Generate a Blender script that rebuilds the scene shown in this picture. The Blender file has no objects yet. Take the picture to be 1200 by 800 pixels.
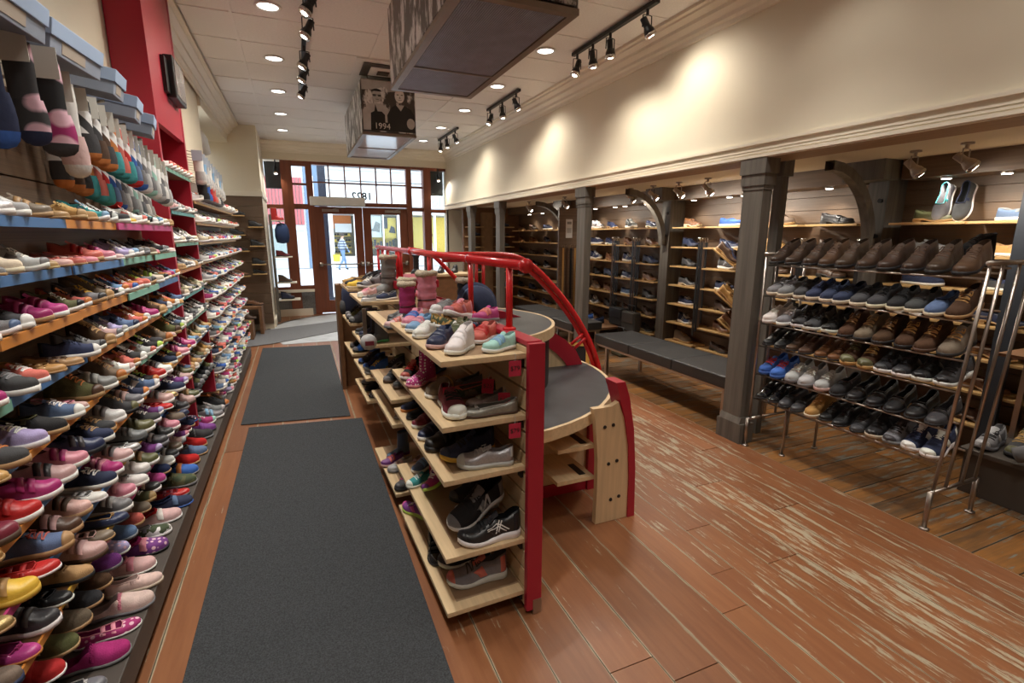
import bpy, math, random
from mathutils import Matrix, Vector
S = bpy.context.scene
COL = S.collection
rnd = random.Random(11)
R = math.radians
V = Vector

# ------------------------------------------------------------------ camera, world, exposure
cam = bpy.data.cameras.new('camera')
cam.sensor_width = 36.0
cam.lens = 17.5515
cam.clip_start = 0.02
cam.clip_end = 300
cam_o = bpy.data.objects.new('camera', cam)
COL.objects.link(cam_o)
YAW, PITCH, ROLL = R(23.0426), R(12.0038), R(-.1382)
cy, sy, cp, sp, cr, sr = math.cos(YAW), math.sin(YAW), math.cos(PITCH), math.sin(PITCH), math.cos(ROLL), math.sin(ROLL)
fwd = V((sy * cp, cy * cp, -sp))
rgt0 = V((cy, -sy, 0))
dwn0 = fwd.cross(rgt0)
rgt = rgt0 * cr + dwn0 * sr
dwn = dwn0 * cr - rgt0 * sr
cam_o.matrix_world = Matrix(((rgt.x, -dwn.x, -fwd.x, 0), (rgt.y, -dwn.y, -fwd.y, 0), (rgt.z, -dwn.z, -fwd.z, 1.62), (0, 0, 0, 1)))
S.camera = cam_o

S.view_settings.view_transform = 'Standard'
S.view_settings.look = 'None'
S.view_settings.gamma = 1.0
S.view_settings.use_curve_mapping = False
S.view_settings.exposure = 0.34

wd = bpy.data.worlds.new('overcast_sky')
S.world = wd
wd.use_nodes = True
bg = wd.node_tree.nodes['Background']
bg.inputs[0].default_value = (.86, .93, 1.0, 1)
bg.inputs[1].default_value = 3.0

WARM = (1.0, .91, .78)
NEUT = (1.0, .955, .875)
def spot(name, loc, aim, power, angle=70, blend=.6, color=NEUT, radius=.04):
    l = bpy.data.lights.new(name, 'SPOT')
    l.energy = power; l.spot_size = R(angle); l.spot_blend = blend; l.color = color; l.shadow_soft_size = radius
    o = bpy.data.objects.new(name, l); COL.objects.link(o)
    o.location = loc
    o.rotation_euler = (V(aim) - V(loc)).to_track_quat('-Z', 'Y').to_euler()
    return o
P_DOWN, P_TRACK, P_ALC, P_PUCK = 76.0, 23.0, 20.0, 6.5

# ------------------------------------------------------------------ materials
MATS = {}
def nmat(name, base=None, rough=.5, metal=0.0, amt=.08, scale=12.0, stretch=(1, 1, 1), bump=0.0, bscale=None, spec=.5, mul=None, coat=0):
    """Principled material; base None takes the colour from the object; a noise varies its value by +-amt."""
    if name in MATS: return MATS[name]
    m = bpy.data.materials.new(name); m.use_nodes = True
    nt = m.node_tree; N = nt.nodes; L = nt.links
    b = N['Principled BSDF']
    b.inputs['Roughness'].default_value = rough
    b.inputs['Metallic'].default_value = metal
    b.inputs['Specular IOR Level'].default_value = spec
    if coat: b.inputs['Coat Weight'].default_value = coat
    tc = N.new('ShaderNodeTexCoord'); mp = N.new('ShaderNodeMapping'); mp.inputs['Scale'].default_value = stretch
    L.new(tc.outputs['Object'], mp.inputs['Vector'])
    ns = N.new('ShaderNodeTexNoise'); ns.inputs['Scale'].default_value = scale; ns.inputs['Detail'].default_value = 4
    L.new(mp.outputs[0], ns.inputs['Vector'])
    if base is None:
        oi = N.new('ShaderNodeObjectInfo'); csock = oi.outputs['Color']
    else:
        rg = N.new('ShaderNodeRGB'); rg.outputs[0].default_value = (*base, 1); csock = rg.outputs[0]
    mr = N.new('ShaderNodeMapRange'); mr.inputs['From Min'].default_value = .3; mr.inputs['From Max'].default_value = .7
    k = 1.0 if mul is None else mul
    mr.inputs['To Min'].default_value = k * (1 - amt); mr.inputs['To Max'].default_value = k * (1 + amt)
    L.new(ns.outputs[0], mr.inputs[0])
    vm = N.new('ShaderNodeVectorMath'); vm.operation = 'SCALE'
    L.new(csock, vm.inputs[0]); L.new(mr.outputs[0], vm.inputs['Scale'])
    L.new(vm.outputs[0], b.inputs['Base Color'])
    if bump:
        bp = N.new('ShaderNodeBump'); bp.inputs['Strength'].default_value = bump; bp.inputs['Distance'].default_value = .01
        if bscale:
            n2 = N.new('ShaderNodeTexNoise'); n2.inputs['Scale'].default_value = bscale
            L.new(mp.outputs[0], n2.inputs['Vector']); L.new(n2.outputs[0], bp.inputs['Height'])
        else: L.new(ns.outputs[0], bp.inputs['Height'])
        L.new(bp.outputs[0], b.inputs['Normal'])
    MATS[name] = m
    return m

def emat(name, col, strength):
    if name in MATS: return MATS[name]
    m = bpy.data.materials.new(name); m.use_nodes = True
    b = m.node_tree.nodes['Principled BSDF']
    b.inputs['Base Color'].default_value = (*col, 1)
    b.inputs['Emission Color'].default_value = (*col, 1)
    b.inputs['Emission Strength'].default_value = strength
    MATS[name] = m
    return m

def mix_nodes(m, fac_builder, c1, c2):
    pass

# objects coloured per copy
M_FAB = nmat('fabric', None, .85, amt=.10, scale=9, bump=.15, bscale=60)
M_LEA = nmat('leather', None, .38, amt=.07, scale=6, bump=.08, bscale=40)
M_SUE = nmat('suede', None, .95, amt=.13, scale=7, bump=.2, bscale=50, spec=.2)
M_PAT = nmat('patent', None, .14, amt=.03, scale=4, coat=.6)
M_MET = nmat('metallic_leather', None, .36, metal=.65, amt=.12, scale=30, bump=.2, bscale=90)
M_RUB = nmat('rubber', None, .55, amt=.05, scale=6)
M_LIN = nmat('lining', None, .95, amt=.10, scale=10, mul=.45, spec=.1)
M_FUR = nmat('fur', None, 1.0, amt=.25, scale=25, bump=.9, bscale=45, spec=.1)
M_PLAIN = nmat('painted', None, .5, amt=.03, scale=3)
M_PAPER = nmat('paper', None, .9, amt=.03, scale=5)

def pattern_mat(name, kind, second, scale):
    m = nmat(name, None, .85, amt=.06, scale=9)
    nt = m.node_tree; N = nt.nodes; L = nt.links
    b = N['Principled BSDF']
    src = b.inputs['Base Color'].links[0].from_socket
    tc = N.new('ShaderNodeTexCoord')
    if kind == 'dots':
        t = N.new('ShaderNodeTexVoronoi'); t.inputs['Scale'].default_value = scale; t.inputs['Randomness'].default_value = .35
        L.new(tc.outputs['Object'], t.inputs['Vector']); f = t.outputs['Distance']; lo, hi = .30, .36
    elif kind == 'camo':
        t = N.new('ShaderNodeTexNoise'); t.inputs['Scale'].default_value = scale
        L.new(tc.outputs['Object'], t.inputs['Vector']); f = t.outputs[0]; lo, hi = .5, .52
    else:
        t = N.new('ShaderNodeTexWave'); t.inputs['Scale'].default_value = scale; t.bands_direction = 'DIAGONAL'
        L.new(tc.outputs['Object'], t.inputs['Vector']); f = t.outputs[0]; lo, hi = .45, .55
    mr = N.new('ShaderNodeMapRange'); mr.inputs['From Min'].default_value = lo; mr.inputs['From Max'].default_value = hi
    L.new(f, mr.inputs[0])
    mx = N.new('ShaderNodeMix'); mx.data_type = 'RGBA'
    L.new(mr.outputs[0], mx.inputs['Factor'])
    mx.inputs[6].default_value = (*second, 1)
    L.new(src, mx.inputs[7])
    L.new(mx.outputs[2], b.inputs['Base Color'])
    return m
M_DOT = pattern_mat('dotted_cloth', 'dots', (.85, .55, .65), 9)
M_DOTW = pattern_mat('white_dotted_cloth', 'dots', (.9, .9, .88), 13)
M_CAMO = pattern_mat('camouflage_cloth', 'camo', (.06, .08, .04), 7)
M_STR = pattern_mat('striped_cloth', 'wave', (.85, .85, .85), 7)
UP = dict(fab=M_FAB, lea=M_LEA, sue=M_SUE, pat=M_PAT, met=M_MET, rub=M_RUB, dot=M_DOT, dotw=M_DOTW, camo=M_CAMO, stripe=M_STR)

# setting materials
M_CREAM = nmat('cream_paint', (.74, .67, .53), .7, amt=.03, scale=2)
M_TRIMP = nmat('cream_trim_paint', (.80, .73, .60), .5, amt=.02, scale=2)
M_TILE = nmat('ceiling_tile', (.84, .82, .79), .95, amt=.05, scale=60, bump=.25, bscale=120)
M_TBAR = nmat('ceiling_grid_bar', (.84, .82, .79), .6, amt=.02)
M_REDP = nmat('red_paint', (.40, .013, .034), .38, amt=.05, scale=3)
M_REDG = nmat('red_gloss_rail', (.66, .020, .024), .25, amt=.04, scale=3, coat=.3)
M_SLATB = nmat('brown_slat_wood', (.150, .098, .062), .5, amt=.22, scale=4, stretch=(6, .35, 12), bump=.05)
M_SLATX = nmat('brown_slat_wood_cross', (.17, .112, .072), .5, amt=.22, scale=4, stretch=(.35, 6, 12), bump=.05)
M_MAPLE = nmat('maple_laminate', (.66, .485, .285), .45, amt=.10, scale=5, stretch=(10, .6, 10))
M_MAPLV = nmat('maple_laminate_upright', (.66, .485, .285), .45, amt=.10, scale=5, stretch=(8, 8, .5))
M_HARDB = nmat('tan_hardboard', (.33, .215, .125), .6, amt=.06, scale=20)
M_SHELFW = nmat('pale_shelf_edge_wood', (.62, .40, .17), .45, amt=.10, scale=6, stretch=(4, .6, 8))
M_GREYW = nmat('grey_stained_timber', (.125, .112, .095), .6, amt=.28, scale=3, stretch=(9, 9, .5), bump=.1)
M_DOORW = nmat('reddish_brown_door_wood', (.20, .058, .026), .42, amt=.16, scale=3, stretch=(8, 8, .5))
M_BROWNW = nmat('walnut_wood', (.20, .098, .045), .5, amt=.16, scale=4, stretch=(2, 2, 4))
M_BEAMW = nmat('beam_underside_wood', (.34, .215, .12), .6, amt=.12, scale=3, stretch=(6, .4, 4))
M_DARK = nmat('dark_plinth_paint', (.075, .062, .052), .5, amt=.1, scale=5)
M_BLK = nmat('black_paint', (.012, .012, .013), .45, amt=.05)
M_BLAM = nmat('black_laminate', (.040, .040, .044), .42, amt=.3, scale=5, bump=.02)
M_BLEA = nmat('black_bench_leather', (.022, .022, .023), .42, amt=.15, scale=5, bump=.12, bscale=14)
M_CHR = nmat('chrome', (.62, .58, .54), .22, metal=1, amt=.05)
M_STEEL = nmat('brushed_steel', (.42, .37, .33), .33, metal=1, amt=.08, scale=8)
M_CARP = nmat('charcoal_carpet', (.068, .072, .077), 1, amt=.35, scale=170, bump=.7, bscale=260, spec=.05)
M_GRAN = nmat('grey_granite', (.20, .20, .20), .4, amt=.4, scale=70)
M_SLATE = nmat('pale_slate_tile', (.42, .43, .44), .5, amt=.15, scale=6)
M_FRAME = nmat('bronze_box_frame', (.24, .19, .145), .4, metal=.3, amt=.06)
M_GRILL = nmat('silver_louvre', (.50, .53, .62), .40, metal=.3, amt=.1, scale=10)
M_WHITEP = nmat('white_paint', (.80, .79, .76), .5, amt=.03)
M_GOLDW = nmat('golden_wood', (.55, .30, .06), .5, amt=.1)
M_BULB = emat('lamp_glow', (1.0, .95, .86), 14)
M_LEDP = emat('downlight_glow', (1.0, .94, .85), 7)

def glass_mat():
    m = bpy.data.materials.new('window_glass'); m.use_nodes = True
    nt = m.node_tree; N = nt.nodes; L = nt.links
    N.remove(N['Principled BSDF'])
    out = N['Material Output']
    tr = N.new('ShaderNodeBsdfTransparent'); tr.inputs[0].default_value = (.94, .97, .97, 1)
    gl = N.new('ShaderNodeBsdfGlossy'); gl.inputs['Roughness'].default_value = .02
    fr = N.new('ShaderNodeFresnel'); fr.inputs[0].default_value = 1.35
    mx = N.new('ShaderNodeMixShader')
    L.new(fr.outputs[0], mx.inputs[0]); L.new(tr.outputs[0], mx.inputs[1]); L.new(gl.outputs[0], mx.inputs[2])
    L.new(mx.outputs[0], out.inputs[0])
    return m
M_GLASS = glass_mat()

def plank_mat(name, base, base2, wearcol, along, centre, halfw, seam, wear_lo):
    """Worn painted boards: grain and tint per board, paint worn through in long flecks, mostly along the trodden band."""
    m = bpy.data.materials.new(name); m.use_nodes = True
    nt = m.node_tree; N = nt.nodes; L = nt.links
    b = N['Principled BSDF']; b.inputs['Roughness'].default_value = .36
    ge = N.new('ShaderNodeNewGeometry'); oi = N.new('ShaderNodeObjectInfo')
    def noise(scale, st, det=5, rough=.6):
        mp = N.new('ShaderNodeMapping'); mp.inputs['Scale'].default_value = st
        L.new(ge.outputs['Position'], mp.inputs['Vector'])
        n = N.new('ShaderNodeTexNoise'); n.inputs['Scale'].default_value = scale; n.inputs['Detail'].default_value = det; n.inputs['Roughness'].default_value = rough
        ad = N.new('ShaderNodeVectorMath'); ad.operation = 'ADD'
        sc = N.new('ShaderNodeVectorMath'); sc.operation = 'SCALE'; sc.inputs[0].default_value = (7, 3, 5)
        L.new(oi.outputs['Random'], sc.inputs['Scale']); L.new(mp.outputs[0], ad.inputs[0]); L.new(sc.outputs[0], ad.inputs[1])
        L.new(ad.outputs[0], n.inputs['Vector'])
        return n.outputs[0]
    a, c = ((7, .55, 1) if along == 'y' else (.55, 7, 1)), ((22, 2.4, 1) if along == 'y' else (2.4, 22, 1))
    grain = noise(5, a); blot = noise(1.3, (1, .5, 1) if along == 'y' else (.5, 1, 1), 3)
    fleck = noise(1.5, c, 6, .72)
    mx = N.new('ShaderNodeMix'); mx.data_type = 'RGBA'; mx.inputs[6].default_value = (*base, 1); mx.inputs[7].default_value = (*base2, 1)
    r1 = N.new('ShaderNodeMapRange'); r1.inputs['From Min'].default_value = .32; r1.inputs['From Max'].default_value = .68
    ad = N.new('ShaderNodeMath'); ad.operation = 'ADD'
    h1 = N.new('ShaderNodeMath'); h1.operation = 'MULTIPLY'; h1.inputs[1].default_value = .5
    h2 = N.new('ShaderNodeMath'); h2.operation = 'MULTIPLY'; h2.inputs[1].default_value = .5
    L.new(grain, h1.inputs[0]); L.new(blot, h2.inputs[0]); L.new(h1.outputs[0], ad.inputs[0]); L.new(h2.outputs[0], ad.inputs[1])
    L.new(ad.outputs[0], r1.inputs[0]); L.new(r1.outputs[0], mx.inputs['Factor'])
    # worn band
    sx = N.new('ShaderNodeSeparateXYZ'); L.new(ge.outputs['Position'], sx.inputs[0])
    d = N.new('ShaderNodeMath'); d.operation = 'SUBTRACT'; d.inputs[1].default_value = centre; L.new(sx.outputs[0], d.inputs[0])
    ab = N.new('ShaderNodeMath'); ab.operation = 'ABSOLUTE'; L.new(d.outputs[0], ab.inputs[0])
    r2 = N.new('ShaderNodeMapRange'); r2.inputs['From Min'].default_value = 0; r2.inputs['From Max'].default_value = halfw
    r2.inputs['To Min'].default_value = .14; r2.inputs['To Max'].default_value = 0
    L.new(ab.outputs[0], r2.inputs[0])
    bn = N.new('ShaderNodeMath'); bn.operation = 'ADD'; L.new(fleck, bn.inputs[0]); L.new(r2.outputs[0], bn.inputs[1])
    r3 = N.new('ShaderNodeMapRange'); r3.inputs['From Min'].default_value = wear_lo; r3.inputs['From Max'].default_value = wear_lo + .05
    L.new(bn.outputs[0], r3.inputs[0])
    # board edges wear first
    tc = N.new('ShaderNodeTexCoord'); s2 = N.new('ShaderNodeSeparateXYZ'); L.new(tc.outputs['Generated'], s2.inputs[0])
    e0 = N.new('ShaderNodeMath'); e0.operation = 'SUBTRACT'; e0.inputs[1].default_value = .5; L.new(s2.outputs[0 if along == 'y' else 1], e0.inputs[0])
    e1 = N.new('ShaderNodeMath'); e1.operation = 'ABSOLUTE'; L.new(e0.outputs[0], e1.inputs[0])
    e2 = N.new('ShaderNodeMath'); e2.operation = 'MULTIPLY_ADD'; e2.inputs[1].default_value = .14; L.new(fleck, e2.inputs[0]); L.new(e1.outputs[0], e2.inputs[2])
    e3 = N.new('ShaderNodeMapRange'); e3.inputs['From Min'].default_value = seam; e3.inputs['From Max'].default_value = seam + .03; L.new(e2.outputs[0], e3.inputs[0])
    mxx = N.new('ShaderNodeMath'); mxx.operation = 'MAXIMUM'; L.new(r3.outputs[0], mxx.inputs[0]); L.new(e3.outputs[0], mxx.inputs[1])
    m2 = N.new('ShaderNodeMix'); m2.data_type = 'RGBA'; m2.inputs[7].default_value = (*wearcol, 1)
    L.new(mxx.outputs[0], m2.inputs['Factor']); L.new(mx.outputs[2], m2.inputs[6])
    # tint per board
    tv = N.new('ShaderNodeMapRange'); tv.inputs['To Min'].default_value = .88; tv.inputs['To Max'].default_value = 1.12; L.new(oi.outputs['Random'], tv.inputs[0])
    sc = N.new('ShaderNodeVectorMath'); sc.operation = 'SCALE'; L.new(m2.outputs[2], sc.inputs[0]); L.new(tv.outputs[0], sc.inputs['Scale'])
    L.new(sc.outputs[0], b.inputs['Base Color'])
    bu = N.new('ShaderNodeBump'); bu.inputs['Strength'].default_value = .12; bu.inputs['Distance'].default_value = .004
    L.new(grain, bu.inputs['Height']); L.new(bu.outputs[0], b.inputs['Normal'])
    MATS[name] = m
    return m
M_PLANK = plank_mat('worn_red_floorboard', (.185, .066, .027), (.285, .116, .048), (.38, .32, .22), 'y', 2.45, .95, .535, .640)
M_PLANKX = plank_mat('worn_brown_floorboard', (.055, .036, .022), (.33, .135, .030), (.17, .165, .14), 'x', 3.9, 1.6, .55, .655)

# ------------------------------------------------------------------ mesh helpers
WM = {}          # object name -> world matrix, so parts can be modelled in place
class MB:
    def __init__(s, M=None): s.v = []; s.f = []; s.m = []; s.M = M
    def add(s, vs, fs, mi=0, M=None):
        n = len(s.v)
        for p in vs:
            p = V(p)
            if M is not None: p = M @ p
            if s.M is not None: p = s.M @ p
            s.v.append(p)
        for f in fs: s.f.append([i + n for i in f]); s.m.append(mi)
        return s
    def box(s, x0, x1, y0, y1, z0, z1, mi=0, M=None):
        vs = [(x, y, z) for z in (z0, z1) for y in (y0, y1) for x in (x0, x1)]
        return s.add(vs, [(0, 2, 3, 1), (4, 5, 7, 6), (0, 1, 5, 4), (2, 6, 7, 3), (0, 4, 6, 2), (1, 3, 7, 5)], mi, M)
    def prism(s, poly, axis, a, b, mi=0, M=None):
        """poly: 2-D outline; axis x: (y,z), y: (x,z), z: (x,y)."""
        def P(p, t): return (t, p[0], p[1]) if axis == 'x' else (p[0], t, p[1]) if axis == 'y' else (p[0], p[1], t)
        n = len(poly)
        vs = [P(p, a) for p in poly] + [P(p, b) for p in poly]
        fs = [list(range(n))[::-1], list(range(n, 2 * n))] + [(i, (i + 1) % n, n + (i + 1) % n, n + i) for i in range(n)]
        return s.add(vs, fs, mi, M)
    def tube(s, pts, r, n=8, mi=0, M=None, closed=False):
        pts = [V(p) for p in pts]; k = len(pts); vs = []; up = None
        for i, p in enumerate(pts):
            if closed: t = pts[(i + 1) % k] - pts[i - 1]
            else: t = pts[min(i + 1, k - 1)] - pts[max(i - 1, 0)]
            t.normalize()
            if up is None:
                up = t.orthogonal().normalized()
            up = (up - t * up.dot(t)).normalized()
            w = t.cross(up)
            rr = r[i] if isinstance(r, (list, tuple)) else r
            for j in range(n):
                a = 2 * math.pi * j / n
                vs.append(p + up * (math.cos(a) * rr) + w * (math.sin(a) * rr))
        fs = []
        for i in range(k if closed else k - 1):
            a, b = i * n, ((i + 1) % k) * n
            for j in range(n): fs.append((a + j, a + (j + 1) % n, b + (j + 1) % n, b + j))
        if not closed: fs += [list(range(n))[::-1], list(range((k - 1) * n, k * n))]
        return s.add(vs, fs, mi, M)
    def lathe(s, prof, n=16, mi=0, M=None):
        """prof: (radius, z) upward."""
        vs = []
        for r, z in prof:
            for j in range(n):
                a = 2 * math.pi * j / n
                vs.append((math.cos(a) * r, math.sin(a) * r, z))
        fs = []
        for i in range(len(prof) - 1):
            for j in range(n): fs.append((i * n + j, i * n + (j + 1) % n, (i + 1) * n + (j + 1) % n, (i + 1) * n + j))
        fs += [list(range(n))[::-1], list(range((len(prof) - 1) * n, len(prof) * n))]
        return s.add(vs, fs, mi, M)
    def grid(s, rows, mi=0, M=None, mfun=None):
        nr, nc = len(rows), len(rows[0]); n0 = len(s.v)
        s.add([p for r in rows for p in r], [], 0, M)
        for i in range(nr - 1):
            for j in range(nc - 1):
                a = n0 + i * nc + j
                s.f.append([a, a + 1, a + nc + 1, a + nc]); s.m.append(mfun(i, j) if mfun else mi)
        return s
    def mesh(s, name, mats, smooth=False, inv=None):
        me = bpy.data.meshes.new(name)
        vs = [inv @ p for p in s.v] if inv is not None else s.v
        me.from_pydata([tuple(p) for p in vs], [], s.f)
        for m in (mats if isinstance(mats, (list, tuple)) else [mats]): me.materials.append(m)
        me.polygons.foreach_set('material_index', s.m)
        if smooth: me.polygons.foreach_set('use_smooth', [True] * len(s.f))
        me.update()
        return me
    def build(s, name, mats, parent=None, smooth=False, color=None):
        inv = WM[parent.name].inverted() if parent is not None else None
        o = bpy.data.objects.new(name, s.mesh(name, mats, smooth, inv)); COL.objects.link(o)
        if parent is not None: o.parent = parent; WM[o.name] = WM[parent.name]
        else: WM[o.name] = Matrix()
        if color: o.color = (*color, 1)
        return o
def fix_normals():
    import bmesh
    for me in bpy.data.meshes:
        bm = bmesh.new(); bm.from_mesh(me); bmesh.ops.recalc_face_normals(bm, faces=bm.faces); bm.to_mesh(me); bm.free()
def tag(o, label=None, cat=None, group=None, kind=None):
    if label: o['label'] = label
    if cat: o['category'] = cat
    if group: o['group'] = group
    if kind: o['kind'] = kind
    return o
def thing(name, label, cat, loc=(0, 0, 0), rotz=0, group=None):
    o = bpy.data.objects.new(name, None); COL.objects.link(o); o.empty_display_size = .05
    o.location = loc; o.rotation_euler = (0, 0, rotz)
    WM[o.name] = Matrix.Translation(V(loc)) @ Matrix.Rotation(rotz, 4, 'Z')
    return tag(o, label, cat, group)
def struct(name): # a piece of the setting that carries parts
    o = bpy.data.objects.new(name, None); COL.objects.link(o); o.empty_display_size = .1
    WM[o.name] = Matrix(); o['kind'] = 'structure'
    return o
def inst(name, me, parent, loc=(0, 0, 0), color=None, scale=None, rot=None):
    """a part that shares mesh data with its likes; loc is in the parent's frame"""
    o = bpy.data.objects.new(name, me); COL.objects.link(o); o.parent = parent
    o.location = loc
    if scale: o.scale = scale
    if rot: o.rotation_euler = rot
    if color: o.color = (*color, 1)
    WM[o.name] = WM.get(parent.name, Matrix()) if parent is not None else Matrix()
    return o
def bev(o, w=.004, seg=2):
    m = o.modifiers.new('edge', 'BEVEL'); m.width = w; m.segments = seg; m.limit_method = 'ANGLE'
    return o
def text(name, body, size, M, mat, parent=None, depth=.001, align='CENTER', color=None, bold=0):
    c = bpy.data.curves.new(name, 'FONT'); c.body = body; c.size = size; c.extrude = depth; c.align_x = align; c.align_y = 'CENTER'
    c.resolution_u = 3; c.offset = bold
    tmp = bpy.data.objects.new('lettering_source', c); COL.objects.link(tmp)
    bpy.context.view_layer.update()
    me = bpy.data.meshes.new_from_object(tmp)
    bpy.data.objects.remove(tmp); bpy.data.curves.remove(c)
    me.name = name
    inv = WM[parent.name].inverted() if parent is not None else Matrix()
    me.transform(inv @ M)
    me.materials.clear(); me.materials.append(mat)
    o = bpy.data.objects.new(name, me); COL.objects.link(o)
    if parent is not None: o.parent = parent; WM[o.name] = WM[parent.name]
    if color: o.color = (*color, 1)
    return o
# ------------------------------------------------------------------ floor
YB, YF = -4.0, 11.15          # back of the shop, street front
XL, XR, XA = -.88, 3.13, 4.66  # upper wall over the kids' shelves, line of pillars, back of the men's alcove
CEIL = 3.35
floor = struct('floor')
m = MB(); m.box(-2.2, XA + .1, YB, YF + .1, -.08, -.022); m.build('subfloor', M_BLK, floor)
unit = MB(); unit.box(-.5, .5, -.5, .5, -.02, 0); UNIT = unit.mesh('plank', M_PLANK); UNITX = unit.mesh('plank', M_PLANKX)
XS = [-2.2, -1.8, -1.4, -1.0, -.83, -.63, -.43, -.23, -.03, .17, .37, .57, .77, .965, 1.165, 1.385, 1.59, 1.74, 1.885, 2.07, 2.29, 2.53, 2.75, 2.93, 3.13]
for i in range(len(XS) - 1):
    y = YB + rnd.uniform(0, 1.5); cuts = [YB]
    while y < YF: cuts.append(y); y += rnd.uniform(1.6, 3.4)
    if i == 16: cuts = [YB, -1.1, 1.38, 3.9, 6.3, 8.8]
    if i == 19: cuts = [YB, -.8, 1.55, 4.2, 7.0, 9.5]
    if i == 21: cuts = [YB, -1.5, 1.9, 4.8, 7.7]
    cuts.append(YF)
    for a, b in zip(cuts, cuts[1:]):
        if b - a < .1: continue
        w = XS[i + 1] - XS[i]
        inst('plank', UNIT, floor, ((XS[i] + XS[i + 1]) / 2, (a + b) / 2, 0 - rnd.uniform(0, .0015)), scale=(w - .0035, b - a - .004, 1))
y = YB
while y < YF:
    w = rnd.choice((.15, .17, .19)); x = XR
    cut = rnd.uniform(.5, 1.2)
    for a, b in ((XR, XR + cut), (XR + cut, XA)):
        inst('plank', UNITX, floor, ((a + b) / 2, y + w / 2, -rnd.uniform(0, .0015)), scale=(b - a - .006, w - .007, 1))
    y += w

# ------------------------------------------------------------------ ceiling of 2 x 4 ft tiles in a grid
ceil = struct('ceiling')
m = MB(); m.box(-1.0, 3.2, YB, YF, CEIL + .03, CEIL + .1); m.build('ceiling_void', M_TILE, ceil)
tile = MB(); tile.box(-.5, .5, -.5, .5, 0, .02); TILE = tile.mesh('tile', M_TILE)
GX = [-.70, -.335, .83, 2.02, 2.98]; GY = [4.965 + .6385 * k for k in range(-14, 10)]
GY = [YB] + [g for g in GY if YB + .1 < g < 10.9] + [10.95]
for xa, xb in zip(GX, GX[1:]):
    for ya, yb in zip(GY, GY[1:]):
        inst('tile', TILE, ceil, ((xa + xb) / 2, (ya + yb) / 2, CEIL + .004 + rnd.uniform(0, .003)), scale=(xb - xa - .014, yb - ya - .014, 1))
b = MB(); b.box(-.5, .5, -.5, .5, 0, .012); BAR = b.mesh('grid_bar', M_TBAR)
for x in GX[1:-1]: inst('grid_bar', BAR, ceil, (x, (YB + 10.95) / 2, CEIL - .002), scale=(.022, 10.95 - YB, 1))
for y in GY[1:-1]: inst('grid_bar', BAR, ceil, (1.14, y, CEIL), scale=(3.68, .016, .8))

# ------------------------------------------------------------------ walls
def slab(name, boxes, mat, kind='structure', mats=None):
    m = MB()
    for bx in boxes: m.box(*bx)
    o = m.build(name, mat); o['kind'] = kind; return o
slab('wall_back', [(-2.3, XA + .1, YB - .1, YB, 0, 3.5)], M_CREAM)
# side over the kids' shelves: cream above, slatted boards below
WS = -.88                                     # face of the slat boards behind the shelves
wl = struct('wall_left')
m = MB(); m.box(-1.3, WS - .03, YB, 7.05, 0, 3.5); m.box(-1.3, WS - .03, 7.05, 7.55, 0, 2.3); m.box(-1.3, XL, 7.05, 9.6, 3.06, 3.5)

m.build('plaster', M_CREAM, wl)
bd = MB(); bd.box(0, .03, -.5, .5, -.5, .5); BOARD = bd.mesh('slat', M_SLATB)
for k in range(13):
    z = .12 + .154 * k
    for ya, yb in ((YB, -.6), (-.6, 1.66), (1.66, 3.84), (4.70, 7.55)):
        inst('slat', BOARD, wl, (WS - .03, (ya + yb) / 2, z + .077), scale=(1, yb - ya - .004, .148))
# header wall over the alcove on the other side
wr = struct('wall_right')
m = MB(); m.box(XR, XR + .28, YB, YF, 2.19, 3.5); m.build('plaster', M_CREAM, wr)
m = MB(); m.box(XR + .001, XR + .28, YB, YF, 2.165, 2.19); m.build('beam_soffit', M_BEAMW, wr)
t = struct('trim_1')
m = MB(); m.box(XR - .012, XR, YB, YF, 2.165, 2.285); m.build('board', M_TRIMP, t)
for z in (2.172, 2.202, 2.222, 2.262):
    m = MB(); m.box(XR - .03 if z in (2.172, 2.262) else XR - .02, XR - .012, YB, YF, z, z + (.02 if z in (2.172, 2.262) else .012)); m.build('bead', M_TRIMP, t)
def cornice(name, pts, axis, a, b):
    m = MB(); m.prism(pts, axis, a, b); o = m.build(name, M_TRIMP); o['kind'] = 'structure'
prof = [(0, 0), (.02, 0), (.025, .03), (.05, .045), (.055, .07), (.095, .10), (.10, .125), (.145, .15), (.15, .165), (.18, .17), (.18, .2), (0, .2)]
cornice('trim_2', [(XR - x, 3.16 + z) for x, z in prof], 'y', YB, YF - .15)
m = MB(); m.prism([(-.885 + x, 3.16 + z) for x, z in prof], 'y', 4.72, 9.6); m.prism([(WS - .03 + x, 3.16 + z) for x, z in prof], 'y', YB, 3.83)
o = m.build('trim_3', M_TRIMP); o['kind'] = 'structure'
cornice('trim_4', [(YF - .15 - x, 3.16 + z) for x, z in prof], 'x', -.9, XR)
# soffit above the shop front
slab('wall_front', [(-2.2, XR + .3, YF - .15, YF + .25, 3.03, 3.5), (XR + .0, XA, YF - .1, YF + .1, 0, 2.2)], M_CREAM)
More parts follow.
